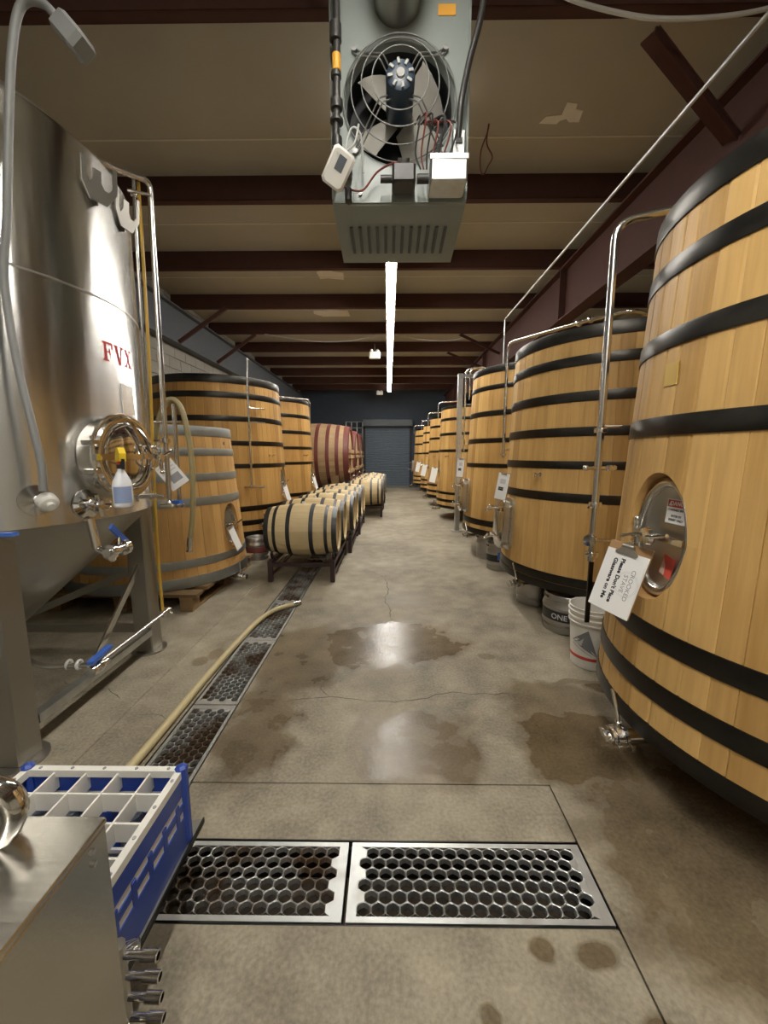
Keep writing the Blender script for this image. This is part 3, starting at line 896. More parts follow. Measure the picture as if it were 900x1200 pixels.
R2, t2 = foeder('oak foeder standing over kegs beside the white bucket, second on the right', (2.10, 3.85, 0), .33, 2.41, .96, .89,
    [(2.317, 2.412), (2.125, 2.2), (1.855, 1.931), (1.593, 1.663), (1.338, 1.401), (1.076, 1.147), (.40, .47), (.33, .395)], 52, box=.80, seed=5, group='standing oak foeders')
bottom_valve(R2, t2, PI+.30, .285, .84)
px, py_ = 1.16-2.10, 4.1-3.85
wp = riser(R2, [(px, py_, 1.42), (px, py_, 2.525), (px+.25, py_-.50, 2.50), (px+.40, py_-.77, 2.49), (px+.58, py_-1.05, 2.475), (px+.80, py_-.95, 2.46), (px+.80, py_-.95, 2.34)], .015, (1.45,), ((1.5, px+.05, py_),))
for k in range(2): MB(Matrix.Translation((px+.36+.05*k, py_-.70-.09*k, 2.492)) @ Matrix.Rotation(PI/2, 4, 'X')).torus(.02, .010, 14, 8).build('pipe_clamp', 'polished', wp)
knot(R2, t2, math.atan2(.173, -.903), 1.50)
sample_tap(R2, t2, math.atan2(3.412-3.85, 1.283-2.10), 1.285)
# short handle with a clamp on the flank near the next tank
R3, t3 = foeder('oak foeder next to the grey post, third on the right', (2.10, 5.95, 0), .35, 2.60, .965, .865,
    [(2.514, 2.602), (2.30, 2.36), (1.961, 2.029), (1.61, 1.67), (1.28, 1.335), (.486, .567), (.352, .43)], 52, box=.86, seed=8, group='standing oak foeders')
bottom_valve(R3, t3, PI+.25, .30, .86)
px, py_ = 1.04-2.10+.10, 6.15-5.95
riser(R3, [(px, py_, 1.5), (px, py_, 2.70), (px+.30, py_-.05, 2.72), (px+.30, py_-.05, 2.52)], .014, (1.55, 1.35), ((1.6, px+.10, py_),))
riser(R3, [(px+.12, py_+.30, 2.3), (px+.12, py_+.30, 2.76), (px+.55, py_+.20, 2.76), (px+.55, py_+.20, 2.52)], .014)

far_h = lambda z0, z1: [(z1-.06, z1), (z1-.31, z1-.25), (z1-.63, z1-.57), (z1-.99, z1-.93), (z0+.31, z0+.365), (z0+.14, z0+.20), (z0, z0+.06)]
R4, t4 = foeder('oak foeder just beyond the grey post, fourth on the right', (2.10, 9.4, 0), .27, 2.50, .97, .88, far_h(.27, 2.5), 50, hole=(.17, .25, 1.08), separate=False, seed=11, group='standing oak foeders')
R5, t5 = foeder('oak foeder, third from the far end of the right row', (2.10, 11.8, 0), .27, 2.50, .97, .88, far_h(.27, 2.5), 50, hole=(.17, .25, 1.08), separate=False, seed=12, group='standing oak foeders')
R6, t6 = foeder('oak foeder, second from the far end of the right row', (2.10, 14.1, 0), .27, 2.46, .97, .88, far_h(.27, 2.46), 50, hole=(.17, .25, 1.08), separate=False, seed=13, group='standing oak foeders')
R7, t7 = foeder('shaded oak foeder farthest on the right, beside the roll-up door', (1.98, 16.5, 0), .27, 2.46, .97, .88, far_h(.27, 2.46), 50, box=1.0, separate=False, seed=14, group='standing oak foeders')
for (R, t) in ((R4, t4), (R5, t5), (R6, t6), (R7, t7)):
    bottom_valve(R, t, PI+.15, .22, .90)
    sample_tap(R, t, PI+.55, 1.42)
    riser(R, [(-.93, .25, 2.3), (-.93, .25, t['z1']+.16), (-.40, .12, t['z1']+.18), (-.40, .12, t['z1']-.06)], .016)

L1, u1 = foeder('small oak tank with zinc-grey hoops on a pallet, beside the steel tank', (-2.55, 4.4, 0), .17, 1.73, .9, .775,
    [(1.635, 1.732), (1.442, 1.516), (1.193, 1.27), (.952, 1.035), (.361, .438), (.168, .271)], 46, phi=-.12, wood_m='oak_small', hoop_m='hoop_zinc', hole=(.15, .235, .70), supports=False, seed=21, group='standing oak foeders')
bottom_valve(L1, u1, -.15, .12, .80)
knot(L1, u1, math.atan2(-.057, .783), 1.568, .022)
L2, u2 = foeder('tall oak foeder behind the zinc-hooped tank, first black-hooped one on the left', (-2.75, 6.64, 0), .235, 2.56, 1.06, .95,
    [(2.448, 2.562), (2.247, 2.33), (1.924, 2.0), (1.582, 1.65), (1.257, 1.32), (.624, .70), (.416, .49), (.233, .325)], 56, phi=.0, wood_m='oak_shaded', hole=(.17, .26, 1.0), seed=23, group='standing oak foeders')
px, py_ = .75, -.78
riser(L2, [(px, py_, 1.0), (px, py_, 2.42), (px, py_+.02, 2.80)], .016, (1.32,), ((2.12, px+.16, py_+.24), (1.92, px+.16, py_+.24)))
MB().tube([(px-.10, py_-.02, .985), (px+.20, py_-.02, .985)], .015, 10).sphere((px, py_-.02, .99), .03, 10, 6).build('cross_handle', 'polished', L2)
valve(frame((.80, -.66, .40), (.93, -.35, 0)), L2, .06, .022)
sample_tap(L2, u2, -.42, 1.44)
L3, u3 = foeder('oak foeder beyond the barrels, second black-hooped one on the left', (-2.65, 8.9, 0), .3, 2.58, 1.02, .90,
    [(2.50, 2.582), (2.20, 2.27), (1.87, 1.94), (1.56, 1.62), (1.25, 1.31), (.60, .67), (.44, .50), (.3, .37)], 54, phi=.0, wood_m='oak_shaded', hole=(.17, .26, 1.0), seed=25, group='standing oak foeders')
sample_tap(L3, u3, -.42, 1.44)
riser(L3, [(.90, .25, 1.9), (.90, .25, 2.66), (-.3, -.55, 2.70), (-.3, -.55, 2.5)], .014)

# ================================================================== STEEL FERMENTER (left)
FR, FZ0, FZ1 = .87, 1.12, 2.93
FV = thing('fermenter_tank', 'large stainless steel conical tank on legs, lettered FVX in red', 'steel tank', (-2.35, 2.25, 0))
fz = [FZ0, FZ0+.02, 1.62, 1.63, 2.243, 2.248, 2.253, FZ1]
MB().lathe([(FR-.03, FZ0+.002), (FR, FZ0), (FR, FZ1), (FR-.02, FZ1+.03)], 96).build('shell', 'tank_steel', FV)
MB().lathe([(FR-.02, FZ1+.025), (FR*.85, FZ1+.12), (FR*.5, FZ1+.22), (.12, FZ1+.26), (.12, FZ1+.34), (0, FZ1+.34)], 64).build('top_dome', 'steel_dull', FV)
MB().lathe([(FR-.012, FZ0+.01), (FR-.02, FZ0-.02), (.06, .36), (.05, .28), (0, .28)], 72).build('bottom_cone', 'steel_dull', FV)
for z in (2.248,): MB().lathe([(FR, z-.006), (FR+.003, z-.003), (FR+.003, z+.003), (FR, z+.006)], 96).build('weld_seam', 'steel_dull', FV)
for (x, y) in ((.55, .58), (.58, -.53), (-.55, .58), (-.55, -.55)):
    lg = MB().bbox((x, y, .58), (.13, .13, 1.14), .008).build('leg', 'steel_dull', FV, smooth=False)
    MB().lathe([(0, 0), (.12, 0), (.12, .012), (0, .012)], 24, Matrix.Translation((x, y, 0))).build('foot_plate', 'steel_dull', lg)
MB().bar((.615, -.46, .165), (.60, .51, .165), .05, .045).build('leg_brace', 'galvanised', FV, smooth=False)
MB().bar((.56, .02, .20), (.56, .53, .66), .012, .045).build('leg_brace', 'stainless', FV, smooth=False)
MB().bar((-.5, .58, .2), (.5, .60, .62), .012, .05).build('leg_brace', 'steel_dull', FV, smooth=False)
MB().bar((-.5, .62, .15), (.5, .62, .15), .05, .05).build('leg_brace', 'steel_dull', FV, smooth=False)
MB().bar((-.5, -.55, .20), (.5, -.55, .15), .05, .05).build('leg_brace', 'steel_dull', FV, smooth=False)
# round manway with hinged door
MW = Matrix.Rotation(-.10, 4, 'Z') @ frame((FR-.02, 0, 1.44), (1, 0, 0))
MB(MW).lathe([(.205, 0), (.205, .085), (.222, .087), (.226, .095), (.222, .104), (.195, .105)], 48).build('manway_neck', 'stainless', FV)
dr = MB(MW).lathe([(0, .128), (.08, .126), (.14, .117), (.165, .108), (.175, .112), (.188, .118), (.203, .116), (.212, .106), (.212, .10)], 48).build('manway_door', 'polished', FV)
MB(MW).torus(.165, .007, 40, 8, Matrix.Translation((0, 0, .122))).build('door_ring', 'polished', dr)
MB(MW).bar((-.25, .0, .14), (.25, .0, .14), .03, .018, (0, 0, 1)).build('door_crossbar', 'polished', dr)
MB(MW).bar((.02, .18, .13), (.13, -.02, .15), .02, .008, (0, 0, 1)).build('door_lever', 'polished', dr)
wl = MB(MW).torus(.07, .007, 24, 8, Matrix.Translation((.19, -.0, .16)) @ Matrix.Rotation(.6, 4, 'Y'))
wl.cyl((.19, 0, .10), (.19, 0, .18), .012, 10)
for k in range(3):
    a = 2*PI*k/3+.4
    wl.tube([(.19, 0, .165), (.19+.085*math.cos(a), .085*math.sin(a), .175)], .008, 8).sphere((.19+.09*math.cos(a), .09*math.sin(a), .175), .013, 8, 6)
wl.build('clamp_wheel', 'polished', dr)
hg = MB(MW)
for y in (-.07, .07): hg.bbox((-.225, y, .10), (.05, .03, .06), .006)
hg.cyl((-.235, -.10, .12), (-.235, .10, .12), .010, 10)
hg.build('manway_hinge', 'stainless', FV)
# red lettering, slab serifs, printed on the curved shell
def glyph(ch):
    q = {'F': [[(.12, 0), (.30, 0), (.30, 1), (.12, 1)], [(0, 0), (.44, 0), (.44, .09), (0, .09)], [(0, .89), (.78, .89), (.78, 1), (0, 1)], [(.68, .68), (.78, .68), (.78, .9), (.68, .9)],
               [(.29, .46), (.56, .46), (.56, .55), (.29, .55)], [(.50, .36), (.58, .36), (.58, .65), (.50, .65)]],
         'V': [[(.10, .95), (.30, .95), (.54, 0), (.40, 0)], [(.66, .95), (.78, .95), (.54, 0), (.44, 0)], [(0, .91), (.40, .91), (.40, 1), (0, 1)], [(.56, .91), (.90, .91), (.90, 1), (.56, 1)]],
         'X': [[(.12, .95), (.34, .95), (.80, .05), (.58, .05)], [(.64, .95), (.76, .95), (.28, .05), (.14, .05)], [(0, .91), (.42, .91), (.42, 1), (0, 1)], [(.54, .91), (.88, .91), (.88, 1), (.54, 1)],
               [(0, 0), (.38, 0), (.38, .09), (0, .09)], [(.46, 0), (.92, 0), (.92, .09), (.46, .09)]]}
    return q[ch]
lt = MB()
size, arc = .098, -.085
for ch, off in (('F', 0), ('V', .083), ('X', .170)):
    for poly in glyph(ch):
        v, f = [], []
        P = [(arc+off+x*size*.92, 1.94+y*size) for x, y in poly]
        for d in (.0004, .0012):
            v += [((FR+d)*math.cos(s/FR), (FR+d)*math.sin(s/FR), z) for s, z in P]
        lt.add(v, [(0, 1, 2, 3), (7, 6, 5, 4)] + [(i, i+4, (i+1) % 4+4, (i+1) % 4) for i in range(4)])
lo = lt.build('lettering', 'ink_red', FV, smooth=False); lo['label'] = 'red slab-serif letters FVX'
# small framed plate engraved below the letters
npl = MB(Matrix.Rotation(.10, 4, 'Z') @ frame((FR+.002, 0, 1.76), (1, 0, 0))).box(-.06, .06, -.08, .08, -.004, .001).build('data_plate', 'tank_steel', FV, smooth=False)
# two hook plates at the rim
for ang in (-.07, .20):
    M = Matrix.Rotation(ang, 4, 'Z') @ frame((FR+.035, 0, 2.785), (1, -.35, -.12)) @ Matrix.Diagonal((.92, .84, 1, 1))
    sh = [(-.08, -.02), (-.04, -.10), (.05, -.10), (.105, -.01), (.105, .13), (.085, .13), (.08, .01), (.06, -.02), (.035, -.02), (.02, .01), (.02, .07), (-.02, .07), (-.025, .01), (-.045, -.02), (-.055, .01), (-.06, .11), (-.08, .11)]
    MB(M).prism(sh, -.004, .004).box(-.004, .004, -.12, .05, -.03, -.003).build('hook_plate', 'steel_dull', FV, smooth=False)
# fittings on the shell: thermowell head, sample valve, racking valves with blue levers
def shell_frame(ang, z, out=0.0): return Matrix.Rotation(ang, 4, 'Z') @ frame((FR+out, 0, z), (1, 0, 0))
M = shell_frame(math.atan2(1.80-2.25, -1.60+2.35), 1.245)
sf = MB(M).lathe([(.07, 0), (.07, .005), (.05, .01), (.022, .02), (.022, .06), (.016, .062), (.016, .10), (0, .10)], 20).build('thermowell', 'stainless', FV)
MB(M @ Matrix.Translation((0, 0, .115)) @ Matrix.Rotation(.45, 4, 'X')).lathe([(0, -.025), (.034, -.025), (.040, -.015), (.040, .018), (.030, .028), (.016, .03), (.016, .05), (0, .05)], 20).build('sensor_head', 'plastic_cream', sf)
M = shell_frame(math.atan2(1.98-2.25, -1.48+2.35), 1.205)
pv = MB(M).lathe([(.075, 0), (.072, .006), (.04, .012), (.02, .015), (.02, .055), (.034, .057), (.034, .07), (.018, .072), (.018, .10), (0, .10)], 24)
pv.cyl((-.06, .01, .085), (.06, -.01, .085), .009, 8).cyl((.01, -.06, .085), (-.01, .05, .085), .009, 8).torus(.028, .006, 16, 6, Matrix.Translation((.035, .0, .09)))
pv.build('racking_valve', 'polished', FV)
M = shell_frame(math.atan2(2.36-2.25, -1.46+2.35), 1.205)
MB(M).lathe([(.03, 0), (.03, .01), (.014, .012), (.014, .07), (.02, .072), (.02, .09), (.01, .092), (.01, .15), (0, .15)], 16).cyl((-.03, 0, .08), (.05, .01, .08), .007, 8).build('sample_valve', 'polished', FV)
# outlet pipe with a pair of clamps and a blue lever, hanging under the rim
ov = MB().tube([(.84, -.26, 1.13), (.86, -.26, .97), (.90, -.26, .955)], .02, 12, .04)
ov.lathe([(0, -.06), (.022, -.06), (.022, -.045), (.04, -.043), (.04, -.02), (.024, -.018), (.024, .03), (.024, .06), (.042, .062), (.042, .09), (.02, .092), (0, .10)], 16, Matrix.Translation((.92, -.22, .955)) @ Matrix.Rotation(-PI/2, 4, 'X'))
ov.sphere((.92, -.24, .92), .02, 10, 6)
ov = ov.build('outlet_valve', 'polished', FV)
MB().cyl((.92, -.18, .975), (.92, -.17, 1.02), .009, 8).build('valve_stem', 'polished', ov)
MB().bar((.92, -.23, 1.085), (.92, -.115, .975), .03, .014, (1, 0, 0)).bar((.92, -.125, .985), (.92, -.11, .95), .03, .014, (1, 0, 0)).build('valve_lever', 'handle_blue', ov, smooth=False)
MB().bar((.60, -.72, 1.13), (.66, -.66, 1.125), .03, .012).bar((.66, -.66, 1.125), (.83, -.66, 1.13), .034, .014).build('valve_lever', 'handle_blue', FV, smooth=False)

# grey flexible conduit from a hanging box down to the sensor head
cd = thing('flexible_conduit', 'grey flexible conduit looping down from a hanging box to the steel tank', 'conduit', (-1.2, 1.75, 3.02))
def rel(pts, o): return [tuple(a-b for a, b in zip(p, o)) for p in pts]
O = (-1.2, 1.75, 3.02)
MB().tube(rel([(-1.235, 1.75, 3.055), (-1.30, 1.75, 3.13), (-1.385, 1.75, 3.125), (-1.44, 1.75, 2.976), (-1.49, 1.75, 2.7), (-1.535, 1.75, 2.411), (-1.575, 1.745, 2.155), (-1.55, 1.73, 1.818), (-1.51, 1.72, 1.57), (-1.492, 1.72, 1.40), (-1.498, 1.72, 1.295)], O), .0155, 12, smooth=True, nf=8).build('conduit_tube', 'conduit_grey', cd)
bxm = Matrix.Rotation(.85, 4, 'Y')
MB(bxm).bbox((.0, 0, 0), (.12, .10, .075), .015).build('junction_box', 'conduit_grey', cd)
MB().tube(rel([(-1.235, 1.75, 3.05), (-1.40, 1.75, 3.28), (-2.1, 1.75, 4.10)], O), .008, 8).build('hanger_rod', 'wire_grey', cd)

# wash pipes beside the tank
wp = thing('wash_pipe_stand', 'tall bent stainless wash pipe standing at the right edge of the steel tank', 'pipe', (-1.575, 2.9, 0))
O = (-1.575, 2.9, 0)
MB().tube(rel([(-1.72, 2.35, 2.98), (-1.72, 2.40, 3.08), (-1.61, 2.78, 3.19), (-1.57, 2.9, 3.23), (-1.578, 2.9, 3.0), (-1.60, 2.9, 1.10)], O), .018, 12, .10).build('riser_pipe', 'stainless', wp)
MB(Matrix.Translation((-.022, 0, 1.55))).lathe([(.018, -.02), (.032, -.018), (.034, 0), (.032, .018), (.018, .02)], 16).build('pipe_clamp', 'polished', wp)
MB().tube([(-.022, 0, 1.55), (-.16, -.03, 1.55), (-.22, -.12, 1.55)], .008, 8, .03).build('pipe_bracket', 'polished', wp)
MB(Matrix.Translation((-.025, 0, 1.10))).lathe([(0, -.03), (.022, -.03), (.03, -.02), (.03, .0), (.022, .01), (.018, .03)], 14).cyl((-.05, -.03, -.01), (.03, -.02, -.01), .015, 10).build('end_valve', 'polished', wp)
MB().bar((.02, -.03, 1.11), (.085, -.05, 1.115), .03, .025).build('valve_lever', 'handle_blue', wp, smooth=False)
w2 = thing('thin_pipe', 'thin stainless pipe running down just right of the steel tank', 'pipe', (-1.66, 2.8, 0))
MB().tube([(.04, 0, 3.20), (.03, 0, 2.95), (.0, 0, 1.2)], .010, 10).build('pipe', 'stainless', w2)
MB(Matrix.Translation((.035, 0, 3.10))).lathe([(.01, -.02), (.02, -.015), (.02, .015), (.01, .02)], 12).cyl((-.02, -.03, 0), (.10, .02, .0), .01, 8).build('pipe_clamp', 'polished', w2)
tg = MB().tube([(-1.625, 2.86, 3.2), (-1.64, 2.87, 2.6), (-1.66, 2.88, 2.0), (-1.69, 2.88, 1.3), (-1.705, 2.88, .8), (-1.71, 2.89, .30), (-1.70, 2.9, .24)], .0105, 10, smooth=True).build('yellow_tube', 'tube_yellow')
tag(tg, 'long yellow plastic tube hanging down beside the steel tank to the drain pipe', 'tube')
w3 = thing('standpipe', 'short stainless standpipe with a tan hose looped over it', 'pipe', (-1.645, 3.14, 0))
MB().tube([(0, .0, 1.835), (-.008, .0, 1.06)], .017, 12).build('pipe', 'stainless', w3)
MB().tube([(-.22, -.03, 1.70), (.05, -.0, 1.70)], .007, 8).build('pipe_bracket', 'stainless', w3)
MB(Matrix.Translation((-.008, 0, 1.06))).lathe([(.0, -.02), (.028, -.02), (.03, 0), (.018, .02)], 14).build('pipe_clamp', 'polished', w3)
hz = thing('draped_hose', 'tan rubber hose looped over the standpipe in front of the zinc-hooped tank', 'hose', (-1.6, 3.15, 0))
O = (-1.6, 3.15, 0)
MB().tube(rel([(-1.86, 3.10, .85), (-1.845, 3.12, 1.2), (-1.82, 3.15, 1.536), (-1.758, 3.15, 1.763), (-1.67, 3.15, 1.872), (-1.59, 3.15, 1.795), (-1.548, 3.15, 1.536), (-1.54, 3.15, 1.27), (-1.562, 3.15, .964), (-1.595, 3.15, .78)], O), .0205, 12, smooth=True).build('hose_tube', 'hose_olive', hz)
MB().cyl((.005, 0, .79), (-.004, 0, .72), .022, 14).cyl((-.004, 0, .72), (-.006, 0, .69), .014, 12).cyl((-.006, 0, .69), (-.007, 0, .675), .024, 14).build('hose_fitting', 'stainless', hz)

# drain pipe along the tank's foot with a ball valve
dp = thing('drain_pipe', 'low stainless drain pipe with blue-handled valve at the foot of the steel tank', 'pipe', (-1.70, 2.3, 0))
O = (-1.70, 2.3, 0)
MB().tube(rel([(-1.69, 2.20, .245), (-1.70, 2.93, .262)], O), .012, 10).tube(rel([(-2.35, 2.25, .29), (-1.98, 2.14, .24), (-1.70, 2.18, .235)], O), .016, 10, .05).build('pipe', 'stainless', dp)
MB(Matrix.Translation((.01, -.12, .225))).sphere((0, 0, 0), .036, 14, 8).cyl((0, -.06, 0), (0, .06, 0), .022, 12).cyl((0, -.075, 0), (0, -.05, 0), .032, 14).cyl((-.05, 0, 0), (-.02, 0, 0), .03, 14).build('ball_valve', 'polished', dp)
MB().bar((.02, -.20, .285), (.0, -.01, .295), .035, .02).build('valve_lever', 'handle_blue', dp, smooth=False)
for x in (-.16, -.10): MB(Matrix.Translation((x, -.13, .24)) @ Matrix.Rotation(PI/2, 4, 'Y')).torus(.024, .008, 14, 6).build('pipe_clamp', 'plastic_cream', dp)
MB(Matrix.Translation((.0, .60, .262)) @ Matrix.Rotation(PI/2, 4, 'X')).lathe([(0, -.06), (.02, -.06), (.024, -.03), (.014, 0), (.024, .02), (.024, .04), (0, .045)], 14).cyl((-.03, .03, -.03), (.04, -.02, -.03), .007, 8).build('end_fitting', 'polished', dp)

# spray bottle hooked on the manway door
sb = thing('spray_bottle', 'white spray bottle with yellow trigger head hooked on the steel tank hatch', 'spray bottle', (-1.31, 1.96, 1.195))
Mb = Matrix.Diagonal((.8, 1.0, 1, 1))
bd = MB(Mb).lathe([(0, 0), (.044, 0), (.05, .008), (.05, .105), (.046, .125), (.026, .165), (.0165, .18), (.0165, .19), (0, .19)], 24).build('bottle', 'bottle_plastic', sb)
lbm = MB(Mb)
v, f = [], []
for k in range(9):
    a = -1.15+2.0*k/8-.75
    v += [(.0508*math.cos(a), .0508*math.sin(a), z) for z in (.022, .102)]
lbm.add(v, [(2*k, 2*k+2, 2*k+3, 2*k+1) for k in range(8)]).build('bottle_label', 'ink_blue', bd)
MB().lathe([(.018, .188), (.018, .208), (0, .208)], 16).build('collar', 'plastic_black', sb)
MB().lathe([(.015, .208), (.015, .225), (0, .225)], 16).build('neck_ring', 'plastic_red', sb)
Mh = Matrix.Rotation(2.4, 4, 'Z')
MB(Mh).prism([(-.045, .225), (.02, .22), (.028, .24), (.0, .285), (-.03, .29), (-.055, .262)], -.014, .014, Matrix.Rotation(PI/2, 4, 'X')).build('trigger_head', 'plastic_yellow', sb)
MB(Mh).prism([(-.05, .235), (-.038, .24), (-.03, .20), (-.042, .185)], -.007, .007, Matrix.Rotation(PI/2, 4, 'X')).build('trigger', 'plastic_black', sb)

# ================================================================== HANGING HEATER
HT = thing('unit_heater', 'grey-green gas unit heater with caged fan hanging over the aisle', 'heater', (.057, 2.4, 2.82))
W = .36; ZT = 1.10; D = .55
prof = [(0, .0), (.01, -.02), (.035, -.032), (D-.03, -.085), (D, -.065), (D, ZT), (0, ZT)]
# casing: sides, bottom, top, front; the back face carries a round fan opening
m = MB()
n = len(prof)
v = [(-W, y, z) for y, z in prof]+[(W, y, z) for y, z in prof]
m.add(v, [tuple(range(n)), tuple(range(2*n-1, n-1, -1))]+[(i, n+i, n+i+1, i+1) for i in range(n-2)]+[(n-2, 2*n-2, 2*n-1, n-1)])
fc, fr = (0, .47), .305
N = 48
ov_, iv = [], []
for k in range(N):
    a = 2*PI*k/N; c, s = math.cos(a), math.sin(a)
    tmax = min(W/abs(c) if abs(c) > 1e-6 else 9, (ZT-fc[1])/s if s > 1e-6 else 9, fc[1]/(-s) if s < -1e-6 else 9)
    ov_.append((c*tmax, 0, fc[1]+s*tmax)); iv.append((c*fr, 0, fc[1]+s*fr))
v = ov_+iv+[(x*.96, .012, fc[1]+(z-fc[1])*.96) for x, y, z in iv]+[(x*.93, .06, fc[1]+(z-fc[1])*.93) for x, y, z in iv]
f = []
for j in range(3): f += [(j*N+k, j*N+(k+1) % N, (j+1)*N+(k+1) % N, (j+1)*N+k) for k in range(N)]
m.add(v, f)
for (x, z) in ((-W, 0), (W, 0), (W, ZT), (-W, ZT)):     # close the corners of the back face
    k = min(range(N), key=lambda q: (ov_[q][0]-x)**2+(ov_[q][2]-z)**2)
    for k2 in ((k+1) % N, k-1):
        m.add([ov_[k], ov_[k2], (x, 0, z)], [(0, 1, 2)])
cs = m.build('casing', 'heater_paint', HT, angle=30)
MB().box(-.30, .30, .20, .22, .15, .80).build('fan_baffle', 'heater_dark', HT, smooth=False)
MB().lathe([(fr*.93, -.2), (fr*.93, -.06)], 40, Matrix.Translation((0, 0, fc[1])) @ Matrix.Rotation(PI/2, 4, 'X')).build('fan_shroud', 'heater_dark', HT)
# slots stamped into the bottom panel
for k in range(12):
    x = -.275+k*.05
    MB().bar((x, .15, -.0555), (x, .40, -.0805), .018, .006).build('louver_slot', 'heater_dark' if False else 'beam_grey', cs, smooth=False)
MB().box(-W-.003, W+.003, -.004, .03, -.012, .012).build('back_flange', 'heater_paint', cs, smooth=False)
for s in (-1, 1): MB().box(s*W-.004, s*W+.004, -.012, .02, 0, ZT).build('side_flange', 'heater_paint', cs, smooth=False)
for x in (-.21, .02, .25): MB().cyl((x, -.004, .03), (x, -.014, .03), .010, 8).build('screw', 'wire_grey', cs)
# fan: hub and four blades
Fm = Matrix.Translation((0, .10, fc[1])) @ Matrix.Rotation(PI/2, 4, 'X')
fan = MB(Fm).lathe([(0, -.03), (.05, -.03), (.05, .03), (0, .03)], 16).build('fan_hub', 'heater_dark', HT)
for k in range(4):
    a = PI*.5*k+.62
    v, f = [], []
    nr, ns = 5, 4
    for i in range(nr+1):
        r = .05+.205*i/nr; hw = .055+.055*i/nr
        for j in range(ns+1):
            q = -1+2*j/ns
            rr_ = r - (.025*q*q if i == nr else 0)
            v.append((rr_, q*hw, q*hw*.55))
    for i in range(nr):
        for j in range(ns):
            b_ = i*(ns+1)+j
            f.append((b_, b_+ns+1, b_+ns+2, b_+1))
    o0 = [(x, y, z+.002) for x, y, z in v]; nv = len(v)
    bm_ = MB(Fm @ Matrix.Rotation(a, 4, 'Z')).add(v+o0, f+[tuple(nv+i for i in reversed(q)) for q in f])
    bm_.build('fan_blade', 'fan_alu', HT)
mo = MB(Matrix.Translation((0, -.165, fc[1])) @ Matrix.Rotation(-PI/2, 4, 'X')).lathe([(0, 0), (.05, 0), (.068, .008), (.072, .02), (.072, .23), (.06, .24), (.02, .245), (.012, .30), (0, .30)], 28).build('fan_motor', 'motor_blue', HT)
MB(Matrix.Translation((0, -.165, fc[1])) @ Matrix.Rotation(-PI/2, 4, 'X')).lathe([(0, -.008), (.020, -.008), (.022, -.002), (.022, .002), (0, .002)], 18).build('motor_cap', 'cap_grey', mo)
for k in range(8):
    a = 2*PI*k/8+.2
    MB(Matrix.Translation((.052*math.cos(a), -.166, fc[1]+.052*math.sin(a))) @ Matrix.Rotation(-a, 4, 'Y')).box(-.012, .012, -.006, .002, -.006, .006).build('motor_vent', 'cap_grey', mo, smooth=False)
# wire guard: concentric rings stepping out, radial rods
gd = MB()
for (r, y) in ((.295, -.02), (.250, -.075), (.195, -.115), (.140, -.14)):
    gd.torus(r, .0033, 48, 6, Matrix.Translation((0, y, fc[1])) @ Matrix.Rotation(PI/2, 4, 'X'))
for k in range(4):
    a = PI/4+PI/2*k
    c, s = math.cos(a), math.sin(a)
    for q in (-.012, .012):
        gd.tube([((.33*c-q*s), -.004, fc[1]+.33*s+q*c), (.285*c-q*s, -.022, fc[1]+.285*s+q*c), (.135*c-q*s, -.142, fc[1]+.135*s+q*c), (.075*c-q*s, -.10, fc[1]+.075*s+q*c)], .004, 6, .02)
gd.build('fan_guard', 'guard_paint', HT)
for k in range(4):
    a = PI/4+PI/2*k
    MB().cyl((.335*math.cos(a), .0, fc[1]+.335*math.sin(a)), (.335*math.cos(a), -.02, fc[1]+.335*math.sin(a)), .014, 10).build('guard_clip', 'wire_grey', HT)
# flue, gas line, switch, junction box, gas valve, label
MB().tube([(-.015, .05, .92), (-.015, -.30, .92), (-.015, -.38, 1.44)], .115, 28, .16).build('flue_pipe', 'heater_dark' if False else 'steel_dull', HT)
gp = MB().tube([(-.33, -.10, 1.44), (-.315, -.10, .80), (-.32, -.10, .40), (-.335, -.10, .10)], .018, 12).build('gas_pipe', 'pipe_black', HT)
for (z, r, h) in ((.66, .030, .08), (.50, .026, .03), (.36, .030, .05), (.30, .034, .02), (.18, .026, .06)):
    MB(Matrix.Translation((-.322, -.10, z))).lathe([(.017, 0), (r, .004), (r, h-.004), (.017, h)], 14).build('pipe_union', 'pipe_black', gp)
MB(Matrix.Translation((-.319, -.10, .53))).lathe([(.017, 0), (.022, .003), (.022, .075), (.017, .078)], 14).build('gas_tag', 'sticker_yellow', gp)
MB().tube([(.44, -.10, 1.44), (.41, -.10, .86), (.345, -.08, .58), (.31, -.08, .40), (.305, -.05, .26)], .016, 12, smooth=True).build('power_conduit', 'pipe_black', HT)
sw = MB().bbox((.308, -.03, .245), (.07, .055, .115), .006).build('switch_box', 'galvanised', HT, smooth=False)
MB().box(.29, .325, -.064, -.057, .235, .26).build('toggle', 'plastic_black', sw, smooth=False)
jb = MB().bbox((.245, -.10, .05), (.185, .15, .115), .008).build('control_box', 'galvanised', HT, smooth=False)
MB().box(.15, .34, -.178, -.174, .088, .112).build('box_flange', 'galvanised', jb, smooth=False)
MB().cyl((-.28, -.02, .12), (-.28, -.06, .12), .03, 14).build('gas_plug', 'pipe_black', HT)
gv = MB().bbox((.02, -.09, .05), (.12, .12, .09), .012).cyl((.09, -.09, .05), (.15, -.09, .05), .022, 12).cyl((-.10, -.09, .05), (-.04, -.09, .05), .018, 12).build('gas_valve', 'pipe_black', HT)
MB().cyl((.02, -.10, .10), (.02, -.12, .13), .03, 16).build('valve_knob', 'wire_grey', gv)
MB().bbox((.24, -.002, .885), (.09, .004, .05), .001).build('warning_label', 'sticker_yellow', HT, smooth=False)
r_ = random.Random(5)
